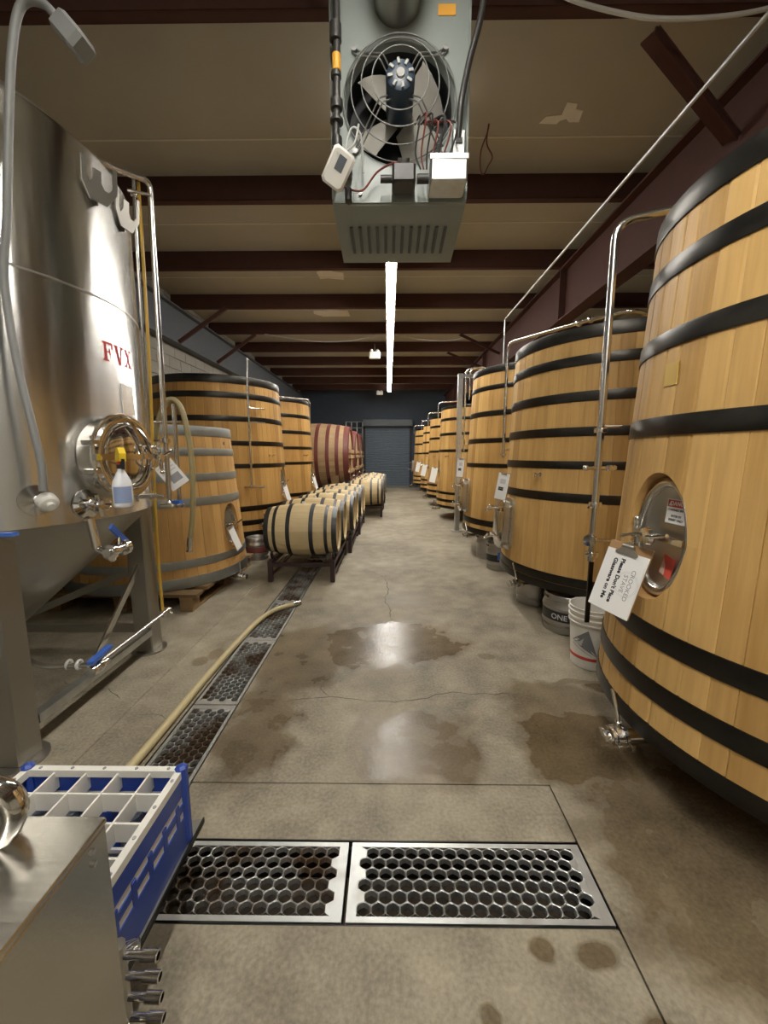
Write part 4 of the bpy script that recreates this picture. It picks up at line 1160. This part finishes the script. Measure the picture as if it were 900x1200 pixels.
for k in range(7):
    x0 = .06+.03*k
    MB().tube([(x0*.5+.05, -.05, .33), (x0+.04, -.13-.02*r_.random(), .26+.05*r_.random()), (x0+.02, -.10, .17), (x0*.5+.08, -.08, .10)], .0045, 6, smooth=True).build('lead_wire', 'wire_red' if k % 2 else 'pipe_black', HT)
MB().tube([(-.30, -.05, .04), (-.2, -.05, .02), (-.12, -.06, .10), (-.04, -.08, .13), (.0, -.1, .12)], .005, 6, smooth=True).build('lead_wire', 'wire_red', HT)
MB().tube([(-.29, -.10, .12), (-.25, -.12, .26), (-.20, -.11, .24), (-.19, -.06, .10)], .005, 6, smooth=True).build('lead_wire', 'cable_white', HT)
MB().bbox((-.27, -.06, -.01), (.035, .05, .07), .01).build('cable_gland', 'pipe_black', HT)
for (x, y) in ((-.30, .08), (.30, .08), (-.30, .48), (.30, .48)):
    MB().cyl((x, y, ZT-.01), (x, y, 1.46), .007, 8).build('hanger_rod', 'wire_grey', HT)
# white thermostat dangling in front of it
Mt = frame((-.253, 2.23, 2.868), (.05, -.85, -.45)) @ Matrix.Rotation(-.55, 4, 'Z')
th = thing('thermostat', 'white thermostat with small display dangling at the left of the heater', 'thermostat', (0, 0, 0))
th.matrix_world = Mt
MB().bbox((0, 0, .0), (.115, .165, .045), .014).build('case', 'plastic_white', th)
MB().box(-.018, .022, -.01, .055, .0222, .0235).build('display', 'beam_grey', th, smooth=False)
MB().cyl((-.03, .05, .022), (-.03, .05, .025), .006, 10).build('button', 'plastic_cream', th)
MB().tube([(.0, .08, -.0), (.02, .13, .0), (.0, .2, -.03)], .005, 6, smooth=True).build('lead_wire', 'cable_white', th)
rw = MB().tube([(.864, 3.9, 4.27), (.85, 3.9, 4.20), (.80, 3.9, 4.06), (.80, 3.9, 3.92), (.83, 3.9, 3.88), (.87, 3.9, 3.95), (.90, 3.9, 4.02), (.85, 3.9, 4.12), (.86, 3.9, 4.27)], .006, 6, smooth=True).build('loose_wire', 'wire_red')
tag(rw, 'loose loop of red-brown wire hanging from the ceiling right of the heater', 'wire')

# ================================================================== BARRELS ON RACKS
BL, BR, BH = .445, .312, .262
def brl_r(x): return BR-(BR-BH)*(x/BL)**2
def shell_staves(n, xs, rf, groove=.0022, wob=0.0):
    """closed shell of n staves round the x axis"""
    m = MB(); rnd = random.Random(n)
    for k in range(n):
        a0, a1 = 2*PI*k/n, 2*PI*(k+1)/n
        da = (a1-a0)*.07
        v = []
        d = rnd.uniform(-wob, wob)
        for x in xs:
            r = rf(x)
            for (a, q) in ((a0, -groove), (a0+da, d), (a1-da, d), (a1, -groove)):
                v.append((x, (r+q)*math.cos(a), (r+q)*math.sin(a)))
        f = [(i*4+j, i*4+j+1, i*4+j+5, i*4+j+4) for i in range(len(xs)-1) for j in range(3)]
        m.add(v, f)
    return m
RX = Matrix.Rotation(PI/2, 4, 'Y')
xs = [-BL+2*BL*i/12 for i in range(13)]
def make_barrel():
    t = thing('oak_barrel', 'x', 'barrel', (0, 0, 0), 0, 'oak barrels lying on steel racks')
    tag(shell_staves(26, xs, brl_r).build('staves', 'oak_pale', t, smooth=False), kind='stuff')
    for (xa, xb) in ((-BL, -BL+.06), (-.335, -.295), (-.165, -.115), (.115, .165), (.295, .335), (BL-.06, BL)):
        a, b = brl_r(xa)+.003, brl_r(xb)+.003
        MB(RX).lathe([(a-.004, xa), (a, xa), (b, xb), (b-.004, xb)], 40, closed=True).build('hoop', 'hoop_barrel', t)
    for s in (-1, 1):
        MB(RX).lathe([(0, s*(BL-.035)), (BH-.008, s*(BL-.035)), (BH-.008, s*(BL-.06)), (0, s*(BL-.06))], 32).build('barrel_head', 'oak_pale', t)
        MB(RX).lathe([(BH-.020, s*(BL-.03)), (BH-.020, s*BL), (BH+.0005, s*BL), (BH+.0005, s*(BL-.03))], 32).build('chime', 'oak_pale', t)
    MB().lathe([(0, BR-.02), (.026, BR-.02), (.024, BR+.022), (0, BR+.024)], 14).build('bung', 'plastic_white', t)
    return t
bproto = make_barrel()
def make_rack():
    t = thing('barrel_rack', 'x', 'barrel rack', (0, 0, 0), 0, 'steel barrel racks')
    for sx in (-1, 1):
        x = sx*.358
        MB().bar((x, -.66, .225), (x, .66, .225), .05, .05).build('side_rail', 'rack_paint', t, smooth=False)
        MB().bar((x, -.60, .08), (x, .60, .08), .03, .03).build('lower_rail', 'rack_paint', t, smooth=False)
        for y in (-.63, .63):
            MB().bar((x, y, 0), (x, y, .215), .05, .05, (0, 1, 0)).build('leg', 'rack_paint', t, smooth=False)
        for yc in (-.335, .335):
            for q in (-.19, .19):
                MB().bar((x, yc+q, .245), (x, yc+q*1.25, .33), .045, .02, (1, 0, 0)).build('cradle_block', 'rack_paint', t, smooth=False)
    for y in (-.63, .0, .63):
        MB().bar((-.358, y, .205), (.358, y, .205), .04, .04).build('cross_bar', 'rack_paint', t, smooth=False)
    return t
rproto = make_rack()
RK = [(-.995, 5.09, 'nearest, beside the trench'), (-.925, 6.48, 'second from the viewer'), (-.89, 7.87, 'third from the viewer, last of the first line'),
      (-.52, 9.95, 'fourth from the viewer, set nearer the aisle'), (-.50, 11.36, 'fifth from the viewer'), (-.48, 12.77, 'farthest, before the roll-up door')]
ordn = ['first', 'second', 'third', 'fourth', 'fifth', 'sixth', 'seventh', 'eighth', 'ninth', 'tenth', 'eleventh', 'twelfth']
for k, (x, y, lb) in enumerate(RK):
    r = rproto if k == 0 else copy_tree(rproto)
    r.location = (x, y, 0); r['label'] = 'dark red steel barrel rack, ' + lb
    for j, dy in enumerate((-.335, .335)):
        i = 2*k+j
        b = bproto if i == 0 else copy_tree(bproto)
        b.scale.x = .94
        b.location = (x-.015+random.uniform(-.010, .010), y+dy, .562); b.rotation_euler.x = random.uniform(-.12, .12)
        b['label'] = ('pale oak barrel lying across the nearest rack, in front of all others' if i == 0 else
                      'pale oak barrel lying across the aisle-side racks, %s counted from the viewer' % ordn[i])

# ================================================================== RED-HOOPED CASKS
CL, CR, CH = .95, .905, .80
def csk_r(x): return CR-(CR-CH)*(x/CL)**2
def make_cask():
    t = thing('oval_cask', 'x', 'cask', (0, 0, 0), 0, 'red-hooped casks lying along the left side')
    xs_ = [-CL+2*CL*i/10 for i in range(11)]
    tag(shell_staves(56, xs_, csk_r).build('staves', 'oak_cask', t, smooth=False), kind='stuff')
    for (xa, xb) in ((-.95, -.83), (-.62, -.52), (-.32, -.23), (.02, .12), (.32, .42), (.58, .68), (.80, .95)):
        a, b = csk_r(xa)+.008, csk_r(xb)+.008
        MB(RX).lathe([(a-.01, xa), (a, xa), (b, xb), (b-.01, xb)], 56, closed=True).build('hoop', 'hoop_red', t)
    MB(RX).lathe([(CH+.01, CL), (CH-.05, CL), (CH-.05, CL-.04), (0, CL-.02)], 56).build('cask_head', 'oak_cask', t)
    MB(RX).lathe([(CH+.012, CL-.02), (CH+.012, CL+.008), (CH-.06, CL+.008), (CH-.06, CL-.03)], 56).build('head_rim', 'hoop_red', t)
    MB(RX).lathe([(CH, -CL), (0, -CL)], 40).build('cask_head', 'oak_cask', t)
    for z in (-.05, -.45, .10):
        MB().box(CL-.02, CL+.05, -.70 if z < .05 else -.6, .70 if z < .05 else .6, z-.05, z+.05).build('head_bar', 'oak_cask', t, smooth=False)
    MB().bbox((CL+.02, 0, -.32), (.04, .34, .42), .02).build('cask_door', 'oak_cask', t)
    valve(frame((CL, .0, -.62), (1, 0, 0)), t, .05, .02)
    for x in (-.55, .55):
        MB().box(x-.10, x+.10, -.65, .65, -1.45, -.86).build('cradle', 'pallet_wood', t, smooth=False)
        for s in (-1, 1):
            MB().prism([(s*.30, -.87), (s*.65, -.87), (s*.65, -.55)], x-.10, x+.10, Matrix(((0, 0, 1, 0), (1, 0, 0, 0), (0, 1, 0, 0), (0, 0, 0, 1)))).build('cradle_wedge', 'pallet_wood', t, smooth=False)
    return t
cp = make_cask()
for k, (y, lb) in enumerate(((12.0, 'nearest, just past the last foeder on the left'), (14.4, 'middle one of three'), (16.8, 'farthest, beside the end wall'))):
    c = cp if k == 0 else copy_tree(cp)
    c.location = (-2.06, y, 1.45); c['label'] = 'big oak cask with dark red hoops, ' + lb
# steel guard rail standing on a platform behind the casks
gr = thing('guard_rail', 'pale steel guard rail on a platform by the end wall', 'rail', (-1.5, 17.95, 0))
g = MB()
for x in (-.36, -.12, .12, .36): g.tube([(x, 0, 0), (x, 0, 2.88)], .022, 8)
for z in (2.88, 2.62, 2.35): g.tube([(-.38, 0, z), (.38, 0, z)], .02, 8)
g.build('frame', 'galvanised', gr)

# ================================================================== KEGS AND BUCKET
def keg(loc, r, h, label, wrap=None, rz=0):
    t = thing('beer_keg', label, 'keg', loc, rz, 'steel kegs on the floor')
    MB().lathe([(0, .03), (r*.8, .02), (r*.92, .0), (r*.97, .006), (r*.97, .05), (r*.93, .055), (r*.93, .065), (r, h*.22), (r*1.03, h*.27), (r, h*.32), (r, h*.62), (r*1.03, h*.67), (r, h*.72), (r*.93, h*.84), (r*.93, h*.86), (r*.6, h*.90), (0, h*.91)], 32).build('shell', 'keg_steel', t)
    MB().lathe([(r*.93, h*.84), (r*.96, h*.86), (r*.96, h-.01), (r*.93, h), (r*.89, h-.01), (r*.89, h*.86)], 32).build('top_ring', 'keg_steel', t)
    for a in (0, PI):
        MB(Matrix.Rotation(a, 4, 'Z')).box(r*.90, r*.975, -.045, .045, h*.88, h*.94).build('grip_hole', 'pit_dark', t, smooth=False)
    if wrap:
        MB().lathe([(r+.001, h*.34), (r+.002, h*.35), (r+.002, h*.59), (r+.001, h*.60)], 40).build('wrap_band', wrap, t)
    return t
k1 = keg((1.515, 3.255, 0), .195, .315, 'steel keg with black lettered band under the second right foeder, beside the bucket', 'plastic_black', 0)
def curve_text(s, size, m, r, z, ang, parent):
    me = text_mesh(s, size, m, .0008)
    for v in me.vertices:
        a = ang+v.co.x/r
        v.co = ((r+v.co.z)*math.cos(a), (r+v.co.z)*math.sin(a), z+v.co.y)
    return link('lettering', me, parent)
curve_text('ONE     C', .062, 'ink_pale', .199, .145, math.atan2(-3.2, -1.4), k1)
keg((1.48, 3.88, 0), .19, .315, 'bare steel keg in the shade under the second right foeder')
k3 = keg((1.43, 5.06, 0), .16, .335, 'steel keg with blue sticker between second and third right foeders', 'plastic_black')
MB(Matrix.Rotation(math.atan2(-5.0, -1.0), 4, 'Z') @ frame((.163, 0, .19), (1, 0, 0))).box(-.03, .03, -.05, .05, -.01, .002).build('blue_sticker', 'handle_blue', k3, smooth=False)
keg((1.42, 5.62, 0), .16, .33, 'steel keg tucked under the third right foeder')
keg((-1.85, 5.52, 0), .155, .31, 'steel keg with dark red band behind the nearest barrel', 'hoop_red')

bk = thing('bucket', 'white plastic bucket with grey triangle logo and red stripe', 'bucket', (1.42, 2.665, 0))
def bkr(z): return .125+.025*z/.42
MB().lathe([(0, .006), (.118, .0), (.125, .006), (bkr(.31), .31), (bkr(.31)+.010, .312), (bkr(.32)+.010, .322), (bkr(.33), .324), (bkr(.345), .345), (bkr(.345)+.010, .347), (bkr(.355)+.010, .357), (bkr(.36), .36), (bkr(.385), .385),
            (bkr(.385)+.010, .387), (bkr(.40)+.010, .398), (bkr(.40), .40), (bkr(.415), .418), (bkr(.42)+.007, .425), (bkr(.41)-.002, .426), (bkr(.38)-.004, .38), (.12, .012), (0, .012)], 48).build('body', 'bucket_white', bk)
bang = math.atan2(-2.665, -1.42)-.10
def bdecal(poly, mat, name, d):
    m = MB(); v = []
    # subdivide triangles/quads by fan around the centroid with points on the wall
    n = 6; pts = []
    for i in range(len(poly)):
        a, b = poly[i], poly[(i+1) % len(poly)]
        for k in range(n): pts.append((a[0]+(b[0]-a[0])*k/n, a[1]+(b[1]-a[1])*k/n))
    c = (sum(p[0] for p in poly)/len(poly), sum(p[1] for p in poly)/len(poly))
    def P3(p, q): 
        r = bkr(p[1])+q; a = bang+p[0]/.137
        return (r*math.cos(a), r*math.sin(a), p[1])
    mid = [((p[0]+c[0])/2, (p[1]+c[1])/2) for p in pts]
    v = [P3(p, d) for p in pts]+[P3(p, d) for p in mid]+[P3(c, d)]
    N_ = len(pts); f = []
    for i in range(N_):
        j = (i+1) % N_
        f += [(i, j, N_+j, N_+i), (N_+i, N_+j, 2*N_)]
    return m.add(v, f).build(name, mat, bk)
bdecal([(-.115, .190), (-.005, .285), (.06, .105)], 'logo_grey', 'logo_facet', .0012)
bdecal([(-.115, .160), (-.11, .178), (.02, .115), (.03, .10)], 'ink_pale', 'logo_facet', .0014)
bdecal([(-.100, .178), (-.055, .197), (-.03, .225), (-.045, .165)], 'ink_pale', 'logo_facet', .0016)
MB().lathe([(bkr(.068)+.0006, .068), (bkr(.068)+.0012, .070), (bkr(.09)+.0012, .088), (bkr(.09)+.0006, .090)], 48).build('red_stripe', 'plastic_red', bk)

# ================================================================== PAPERS AND CLIPBOARDS
# clipboard on the nearest foeder
cb = thing('clipboard', 'clipboard with printed notice hanging at the hatch of the nearest foeder', 'clipboard')
tx, uy = Vector((.277, -.960, -.032)).normalized(), Vector((.308, .057, .950)).normalized()
nz = tx.cross(uy).normalized(); uy = nz.cross(tx)
Mc = Matrix((tx, uy, nz)).transposed().to_4x4(); Mc.translation = Vector((1.058, 1.795, .885))
cb.matrix_world = Mc
MB().bbox((0, 0.006, -.006), (.228, .325, .005), .002).build('board', 'hardboard', cb, smooth=False)
for k in range(4): MB().box(-.108+.002*k, .112-.001*k, -.158, .130, -.003+.0012*k, -.0022+.0012*k).build('sheet', 'paper', cb, smooth=False)
ppr = MB().box(-.108, .108, -.157, .130, .0025, .0035).build('notice', 'paper', cb, smooth=False)
clp = MB().prism([(-.055, .115), (.055, .115), (.060, .125), (.028, .148), (.022, .170), (-.022, .170), (-.028, .148), (-.060, .125)], .004, .010).cyl((-.03, .155, .008), (.03, .155, .008), .008, 10)
clp.build('clip', 'steel_dull', cb, smooth=False)
MB().torus(.012, .003, 16, 6, Matrix.Translation((0, .182, .004))).build('clip_loop', 'polished', cb)
Rt = Matrix.Rotation(-PI/2, 4, 'Z')
text('Please Don\'t Place', .0285, 'ink', Matrix.Translation((-.005, -.010, .0038)) @ Rt, ppr, .0011)
text('Glassware on Me', .0285, 'ink', Matrix.Translation((-.044, -.010, .0038)) @ Rt, ppr, .0011)
text('CROOKED', .030, 'ink_grey', Matrix.Translation((.066, -.012, .0038)) @ Rt, ppr, .0)
text('STAVE', .030, 'ink_grey', Matrix.Translation((.036, -.012, .0038)) @ Rt, ppr, .0)
em = MB(Matrix.Translation((.05, -.012, .0036)))
for r in (.052, .058): em.lathe([(r, 0), (r+.0012, 0), (r+.0012, .0003), (r, .0003)], 40, closed=True)
em.build('emblem', 'ink_pale', ppr, smooth=False)

def tank_paper(label, c, n, roll, w=.20, h=.27, lines=True):
    t = thing('paper_sheet', label, 'paper'); t.matrix_world = frame(c, n) @ Matrix.Rotation(roll, 4, 'Z')
    MB().box(-w/2, w/2, -h/2, h/2, -.004, .0).build('sheets', 'paper', t, smooth=False)
    MB().bbox((0, .0, -.007), (w*1.06, h*1.05, .005), .002).build('backing_board', 'hardboard', t, smooth=False)
    if lines:
        MB().box(-w*.25, w*.25, h*.10, h*.28, 0, .0006).build('print_block', 'ink_pale', t, smooth=False)
        for y in (-.06, -.13): MB().box(-w*.3, w*.15, h*y-.008, h*y+.008, 0, .0006).build('print_line', 'ink', t, smooth=False)
    MB().box(-.03, .03, h*.44, h*.50, 0, .008).build('clip', 'steel_dull', t, smooth=False)
    return t
tank_paper('white tag sheet on a board hung above the hatch of the second right foeder', (1.075, 3.80, 1.155), (-.80, -.62, .1), -.12, .125, .25)
tank_paper('white tag sheet on a board hung at the hatch of the third right foeder', (1.02, 5.72, 1.27), (-.5, -.86, .1), -.05, .10, .26)
tank_paper('white tag sheet hung on the hatch of the foeder beyond the grey post', (1.02, 9.1, 1.00), (-.6, -.8, .15), -.15, .16, .34, False)
tank_paper('white tag sheet hung on the third foeder from the far right end', (1.02, 11.55, 1.02), (-.6, -.8, .15), -.15, .16, .34, False)
tank_paper('white tag sheet hung on the second foeder from the far right end', (1.02, 13.9, 1.04), (-.6, -.8, .15), -.15, .16, .34, False)
tank_paper('white paper hanging folded at the hatch of the zinc-hooped tank', (-1.655, 4.24, .56), (.99, -.12, .25), .25, .12, .26, False)
tank_paper('white paper hanging at the hatch of the first tall foeder on the left', (-1.66, 6.56, .82), (.97, -.30, .2), .2, .12, .28, False)
tank_paper('white paper hanging at the hatch of the second tall foeder on the left', (-1.60, 8.8, .84), (.97, -.30, .2), .2, .12, .30, False)
# diamond-hung card on the wash pipe
cdk = thing('notice_card', 'white printed card hung cornerwise on the bent wash pipe', 'card'); cdk.matrix_world = frame((-1.585, 2.93, 1.305), (.25, -.97, 0)) @ Matrix.Rotation(.62, 4, 'Z')
MB().box(-.070, .070, -.10, .10, -.002, .0).build('sheet', 'paper', cdk, smooth=False)
MB().box(-.03, .05, -.06, -.0, 0, .0006).build('print_block', 'ink_grey', cdk, smooth=False)
for y in (.03, .055, .08): MB().box(-.055, .055, y-.004, y+.004, 0, .0006).build('print_line', 'ink_pale', cdk, smooth=False)

# ================================================================== PALLET, HOSE, POST, CONDUIT
pl = thing('pallet', 'weathered wooden pallet under the zinc-hooped tank', 'pallet', (-2.5, 4.35, 0))
for k in range(7): MB().box(-.72, .72, -.80+k*.243, -.80+k*.243+.14, .135, .165).build('deck_board', 'pallet_wood', pl, smooth=False)
for x in (-.62, 0, .62):
    for y in (-.72, 0, .72): MB().box(x-.06, x+.06, y-.07, y+.07, .022, .113).build('block', 'pallet_wood', pl, smooth=False)
    MB().box(x-.06, x+.06, -.8, .8, .113, .135).build('stringer_board', 'pallet_wood', pl, smooth=False)
    MB().box(x-.06, x+.06, -.8, .8, 0, .022).build('bottom_board', 'pallet_wood', pl, smooth=False)
fh = thing('floor_hose', 'tan rubber hose lying along the trench grates', 'hose', (-1.15, 2.5, 0))
O = (-1.15, 2.5, 0)
MB().tube(rel([(-1.22, 1.15, .024), (-1.20, 1.45, .024), (-1.185, 1.702, .024), (-1.18, 2.1, .024), (-1.175, 2.487, .024), (-1.148, 3.061, .024), (-1.115, 3.35, .024), (-1.05, 3.54, .024), (-.96, 3.65, .024), (-.905, 3.70, .024)], O), .0225, 12, smooth=True, nf=8).build('hose_tube', 'hose_tan', fh)
MB().cyl((.235, 1.19, .024), (.275, 1.225, .024), .0235, 14).cyl((.275, 1.225, .024), (.29, 1.238, .024), .016, 12).cyl((.29, 1.238, .024), (.297, 1.244, .024), .024, 14).build('hose_fitting', 'stainless', fh)
ps = thing('steel_post', 'grey steel post standing between the third and fourth right foeders', 'post', (1.315, 7.6, 0))
MB().bbox((0, 0, 1.46), (.09, .09, 2.90), .006).build('post', 'galvanised', ps, smooth=False)
MB().box(-.10, .10, -.10, .10, 0, .012).build('base_plate', 'galvanised', ps, smooth=False)
MB().bar((0, 0, 2.87), (.9, 0, 2.87), .06, .06).build('arm', 'galvanised', ps, smooth=False)
cn = thing('ceiling_conduit', 'thin metal conduit running along the ceiling above the right foeders', 'conduit', (1.65, 2.0, 3.35))
MB().tube(rel([(1.65, -5.5, 3.35), (1.65, 6.02, 3.35), (1.65, 6.02, 2.57)], (1.65, 2.0, 3.35)), .011, 8, .03).build('pipe', 'galvanised', cn)
MB().box(-.06, .06, 3.96, 4.08, -.80, -.745).build('tank_flange', 'oak', cn, smooth=False)
cw = MB().tube([(-2.7, 9.15, 4.05), (-2.1, 9.2, 3.97), (-1.48, 9.3, 3.93), (-.8, 9.3, 3.95), (-.25, 9.25, 4.05)], .010, 6, smooth=True).build('ceiling_cable', 'cable_white')
tag(cw, 'white cable sagging below the purlins left of the light line', 'cable')
cw2 = MB().tube([(.15, 9.25, 4.05), (.8, 9.3, 3.96), (1.4, 9.3, 3.95), (2.0, 9.2, 4.05)], .010, 6, smooth=True).build('ceiling_cable', 'cable_white')
tag(cw2, 'white cable sagging below the purlins right of the light line', 'cable')
cb2 = MB().tube([(.80, 2.715, 4.22), (1.0, 2.71, 4.06), (1.4, 2.72, 3.97), (1.72, 2.72, 3.95), (2.1, 2.72, 3.98), (2.40, 2.71, 4.06), (2.44, 2.715, 4.2)], .012, 8, smooth=True).build('ceiling_cable', 'cable_white')
tag(cb2, 'grey cable sagging in front of the nearest purlin at top right', 'cable')

# ================================================================== STEEL CABINET, SHELF AND GLASS RACK (near left)
CB = thing('steel_cabinet', 'brushed stainless steel cabinet in the near left corner with rear shelf', 'cabinet', (-.90, .1, 0))
# local: right face x=.39, back face y=.537
MB().bbox((0, .0, .40), (.78, 1.074, .78), .006).build('body', 'cabinet_steel', CB, smooth=False)
MB().bbox((0, .0, .795), (.782, 1.076, .012), .004).build('top_panel', 'cabinet_steel', CB, smooth=False)
for z in (.772, .748): MB().cyl((.385, .497, z), (.394, .497, z), .005, 10).build('screw', 'stainless', CB)
MB().tube([(.0, .47, .80), (.02, .475, .88), (.16, .49, .90), (.235, .50, .885), (.26, .50, .85), (.24, .49, .80)], .022, 14, smooth=True).build('handle', 'polished', CB)
MB().bbox((-.115, .817, .225), (.79, .545, .010), .003).build('rear_shelf', 'steel_dull', CB, smooth=False)
MB().box(.276, .280, .545, 1.09, .219, .238).build('shelf_lip', 'hoop_black', CB, smooth=False)
for x in (-.45, -.05):
    MB().box(x-.02, x+.02, .80, .84, 0, .22).build('shelf_leg', 'steel_dull', CB, smooth=False)
MB().tube([(.315, .62, .05), (.315, .62, .40)], .016, 10).tube([(.315, .545, .30), (.315, .62, .30)], .012, 8).build('manifold_pipe', 'steel_dull', CB)
for z in (.375, .32, .265, .21):
    st = MB(frame((.330, .62, z), (1, 0, 0))).lathe([(.008, 0), (.008, .036), (.0115, .038), (.0115, .072), (.008, .073), (.008, .045), (0, .045)], 16).build('tap_stub', 'polished', CB)
MB(frame((.30, .655, .33), (.9, .45, 0))).lathe([(0, -.05), (.010, -.05), (.014, -.01), (.018, 0), (.018, .03), (.012, .032), (0, .033)], 14).build('tap_stub', 'polished', CB)
MB().tube([(.335, .585, .27), (.345, .585, .22)], .008, 8).sphere((.346, .585, .215), .011, 8, 6).build('bleed_pin', 'polished', CB)

# glass rack: blue walls with white strips, white top frame and 5 x 5 white dividers
GX0, GX1_, GY0, GY1, GZ = -1.13, -.634, .655, 1.122, .231
gk = thing('glass_rack', 'blue and white plastic glassware rack on the shelf behind the steel cabinet', 'glass rack', ((GX0+GX1_)/2, (GY0+GY1)/2, GZ))
hw, hd = (GX1_-GX0)/2, (GY1-GY0)/2
def wall_ring(z0, z1, inset, th):
    a, b = hw-inset, hd-inset
    return MB().box(-a, a, b-th, b, z0, z1).box(-a, a, -b, -b+th, z0, z1).box(a-th, a, -b, b, z0, z1).box(-a, -a+th, -b, b, z0, z1)
wall_ring(0, .100, 0, .012).box(-hw+.01, hw-.01, -hd+.01, -hd+.03, 0, .01).build('base_wall', 'plastic_blue', gk, smooth=False)
wall_ring(.100, .126, .003, .006).build('white_strip', 'plastic_white', gk, smooth=False)
wall_ring(.126, .150, 0, .010).build('blue_band', 'plastic_blue', gk, smooth=False)
wall_ring(.150, .176, .003, .006).build('white_strip', 'plastic_white', gk, smooth=False)
wall_ring(.176, .232, 0, .010).build('blue_band', 'plastic_blue', gk, smooth=False)
wall_ring(.232, .255, 0, .020).build('top_frame', 'plastic_white', gk, smooth=False)
for sx in (-1, 1):
    for sy in (-1, 1):
        MB().bbox((sx*(hw-.008), sy*(hd-.008), .132), (.034, .034, .268), .010).build('corner_post', 'plastic_blue', gk, smooth=False)
for k in range(6):                       # blue teeth between the strips on the long sides
    y = -hd+.06+k*.07
    MB().box(hw-.010, hw+.001, y-.008, y+.008, .095, .165).build('wall_tooth', 'plastic_blue', gk, smooth=False)
    MB().box(-hw-.001, -hw+.010, y-.008, y+.008, .095, .165).build('wall_tooth', 'plastic_blue', gk, smooth=False)
for k in range(7):
    x = -hw+.06+k*.063
    MB().box(x-.008, x+.008, hd-.010, hd+.001, .095, .165).build('wall_tooth', 'plastic_blue', gk, smooth=False)
for k in range(1, 5):
    x = -hw+2*hw*k/5; y = -hd+2*hd*k/5
    MB().box(x-.003, x+.003, -hd+.01, hd-.01, .190, .247).build('divider', 'plastic_white', gk, smooth=False)
    MB().box(-hw+.01, hw-.01, y-.003, y+.003, .190, .245).build('divider', 'plastic_white', gk, smooth=False)
    MB().box(x-.004, x+.004, -hd+.01, hd-.01, .050, .062).build('lower_grid_bar', 'plastic_white', gk, smooth=False)
    MB().box(-hw+.01, hw-.01, y-.004, y+.004, .050, .062).build('lower_grid_bar', 'plastic_white', gk, smooth=False)
for k in range(6):
    y = -hd+.04+k*(2*hd-.08)/5
    MB().box(-hw+.01, hw-.01, y-.012, y+.012, .002, .012).build('floor_slat', 'plastic_blue', gk, smooth=False)
for k in range(5):
    for s in (-1, 1):
        MB().cyl((-hw+.05+k*.1, s*(hd-.01), .255), (-hw+.05+k*.1, s*(hd-.01), .257), .005, 8).build('rivet', 'ink_grey', gk)
        MB().cyl((s*(hw-.01), -hd+.05+k*.09, .255), (s*(hw-.01), -hd+.05+k*.09, .257), .005, 8).build('rivet', 'ink_grey', gk)
for q, (i, j, where) in enumerate(((0, 4, 'far left cell'), (1, 4, 'second cell of the far row'), (2, 3, 'middle cell of the second row'), (3, 4, 'fourth cell of the far row'), (4, 2, 'right-hand cell of the third row'))):
    x = (GX0+GX1_)/2-hw+2*hw*(i+.5)/5; y = (GY0+GY1)/2-hd+2*hd*(j+.5)/5
    o = MB().lathe([(.034, 0), (.036, .002), (.030, .125), (.028, .13), (0, .13), (0, .120), (.0275, .118), (.0335, .004)], 24).build('drinking_glass', 'glass_clear')
    o.location = (x, y, GZ+.014)
    tag(o, 'upturned clear drinking glass in the rack, ' + where, 'glass', 'glasses in the blue rack')
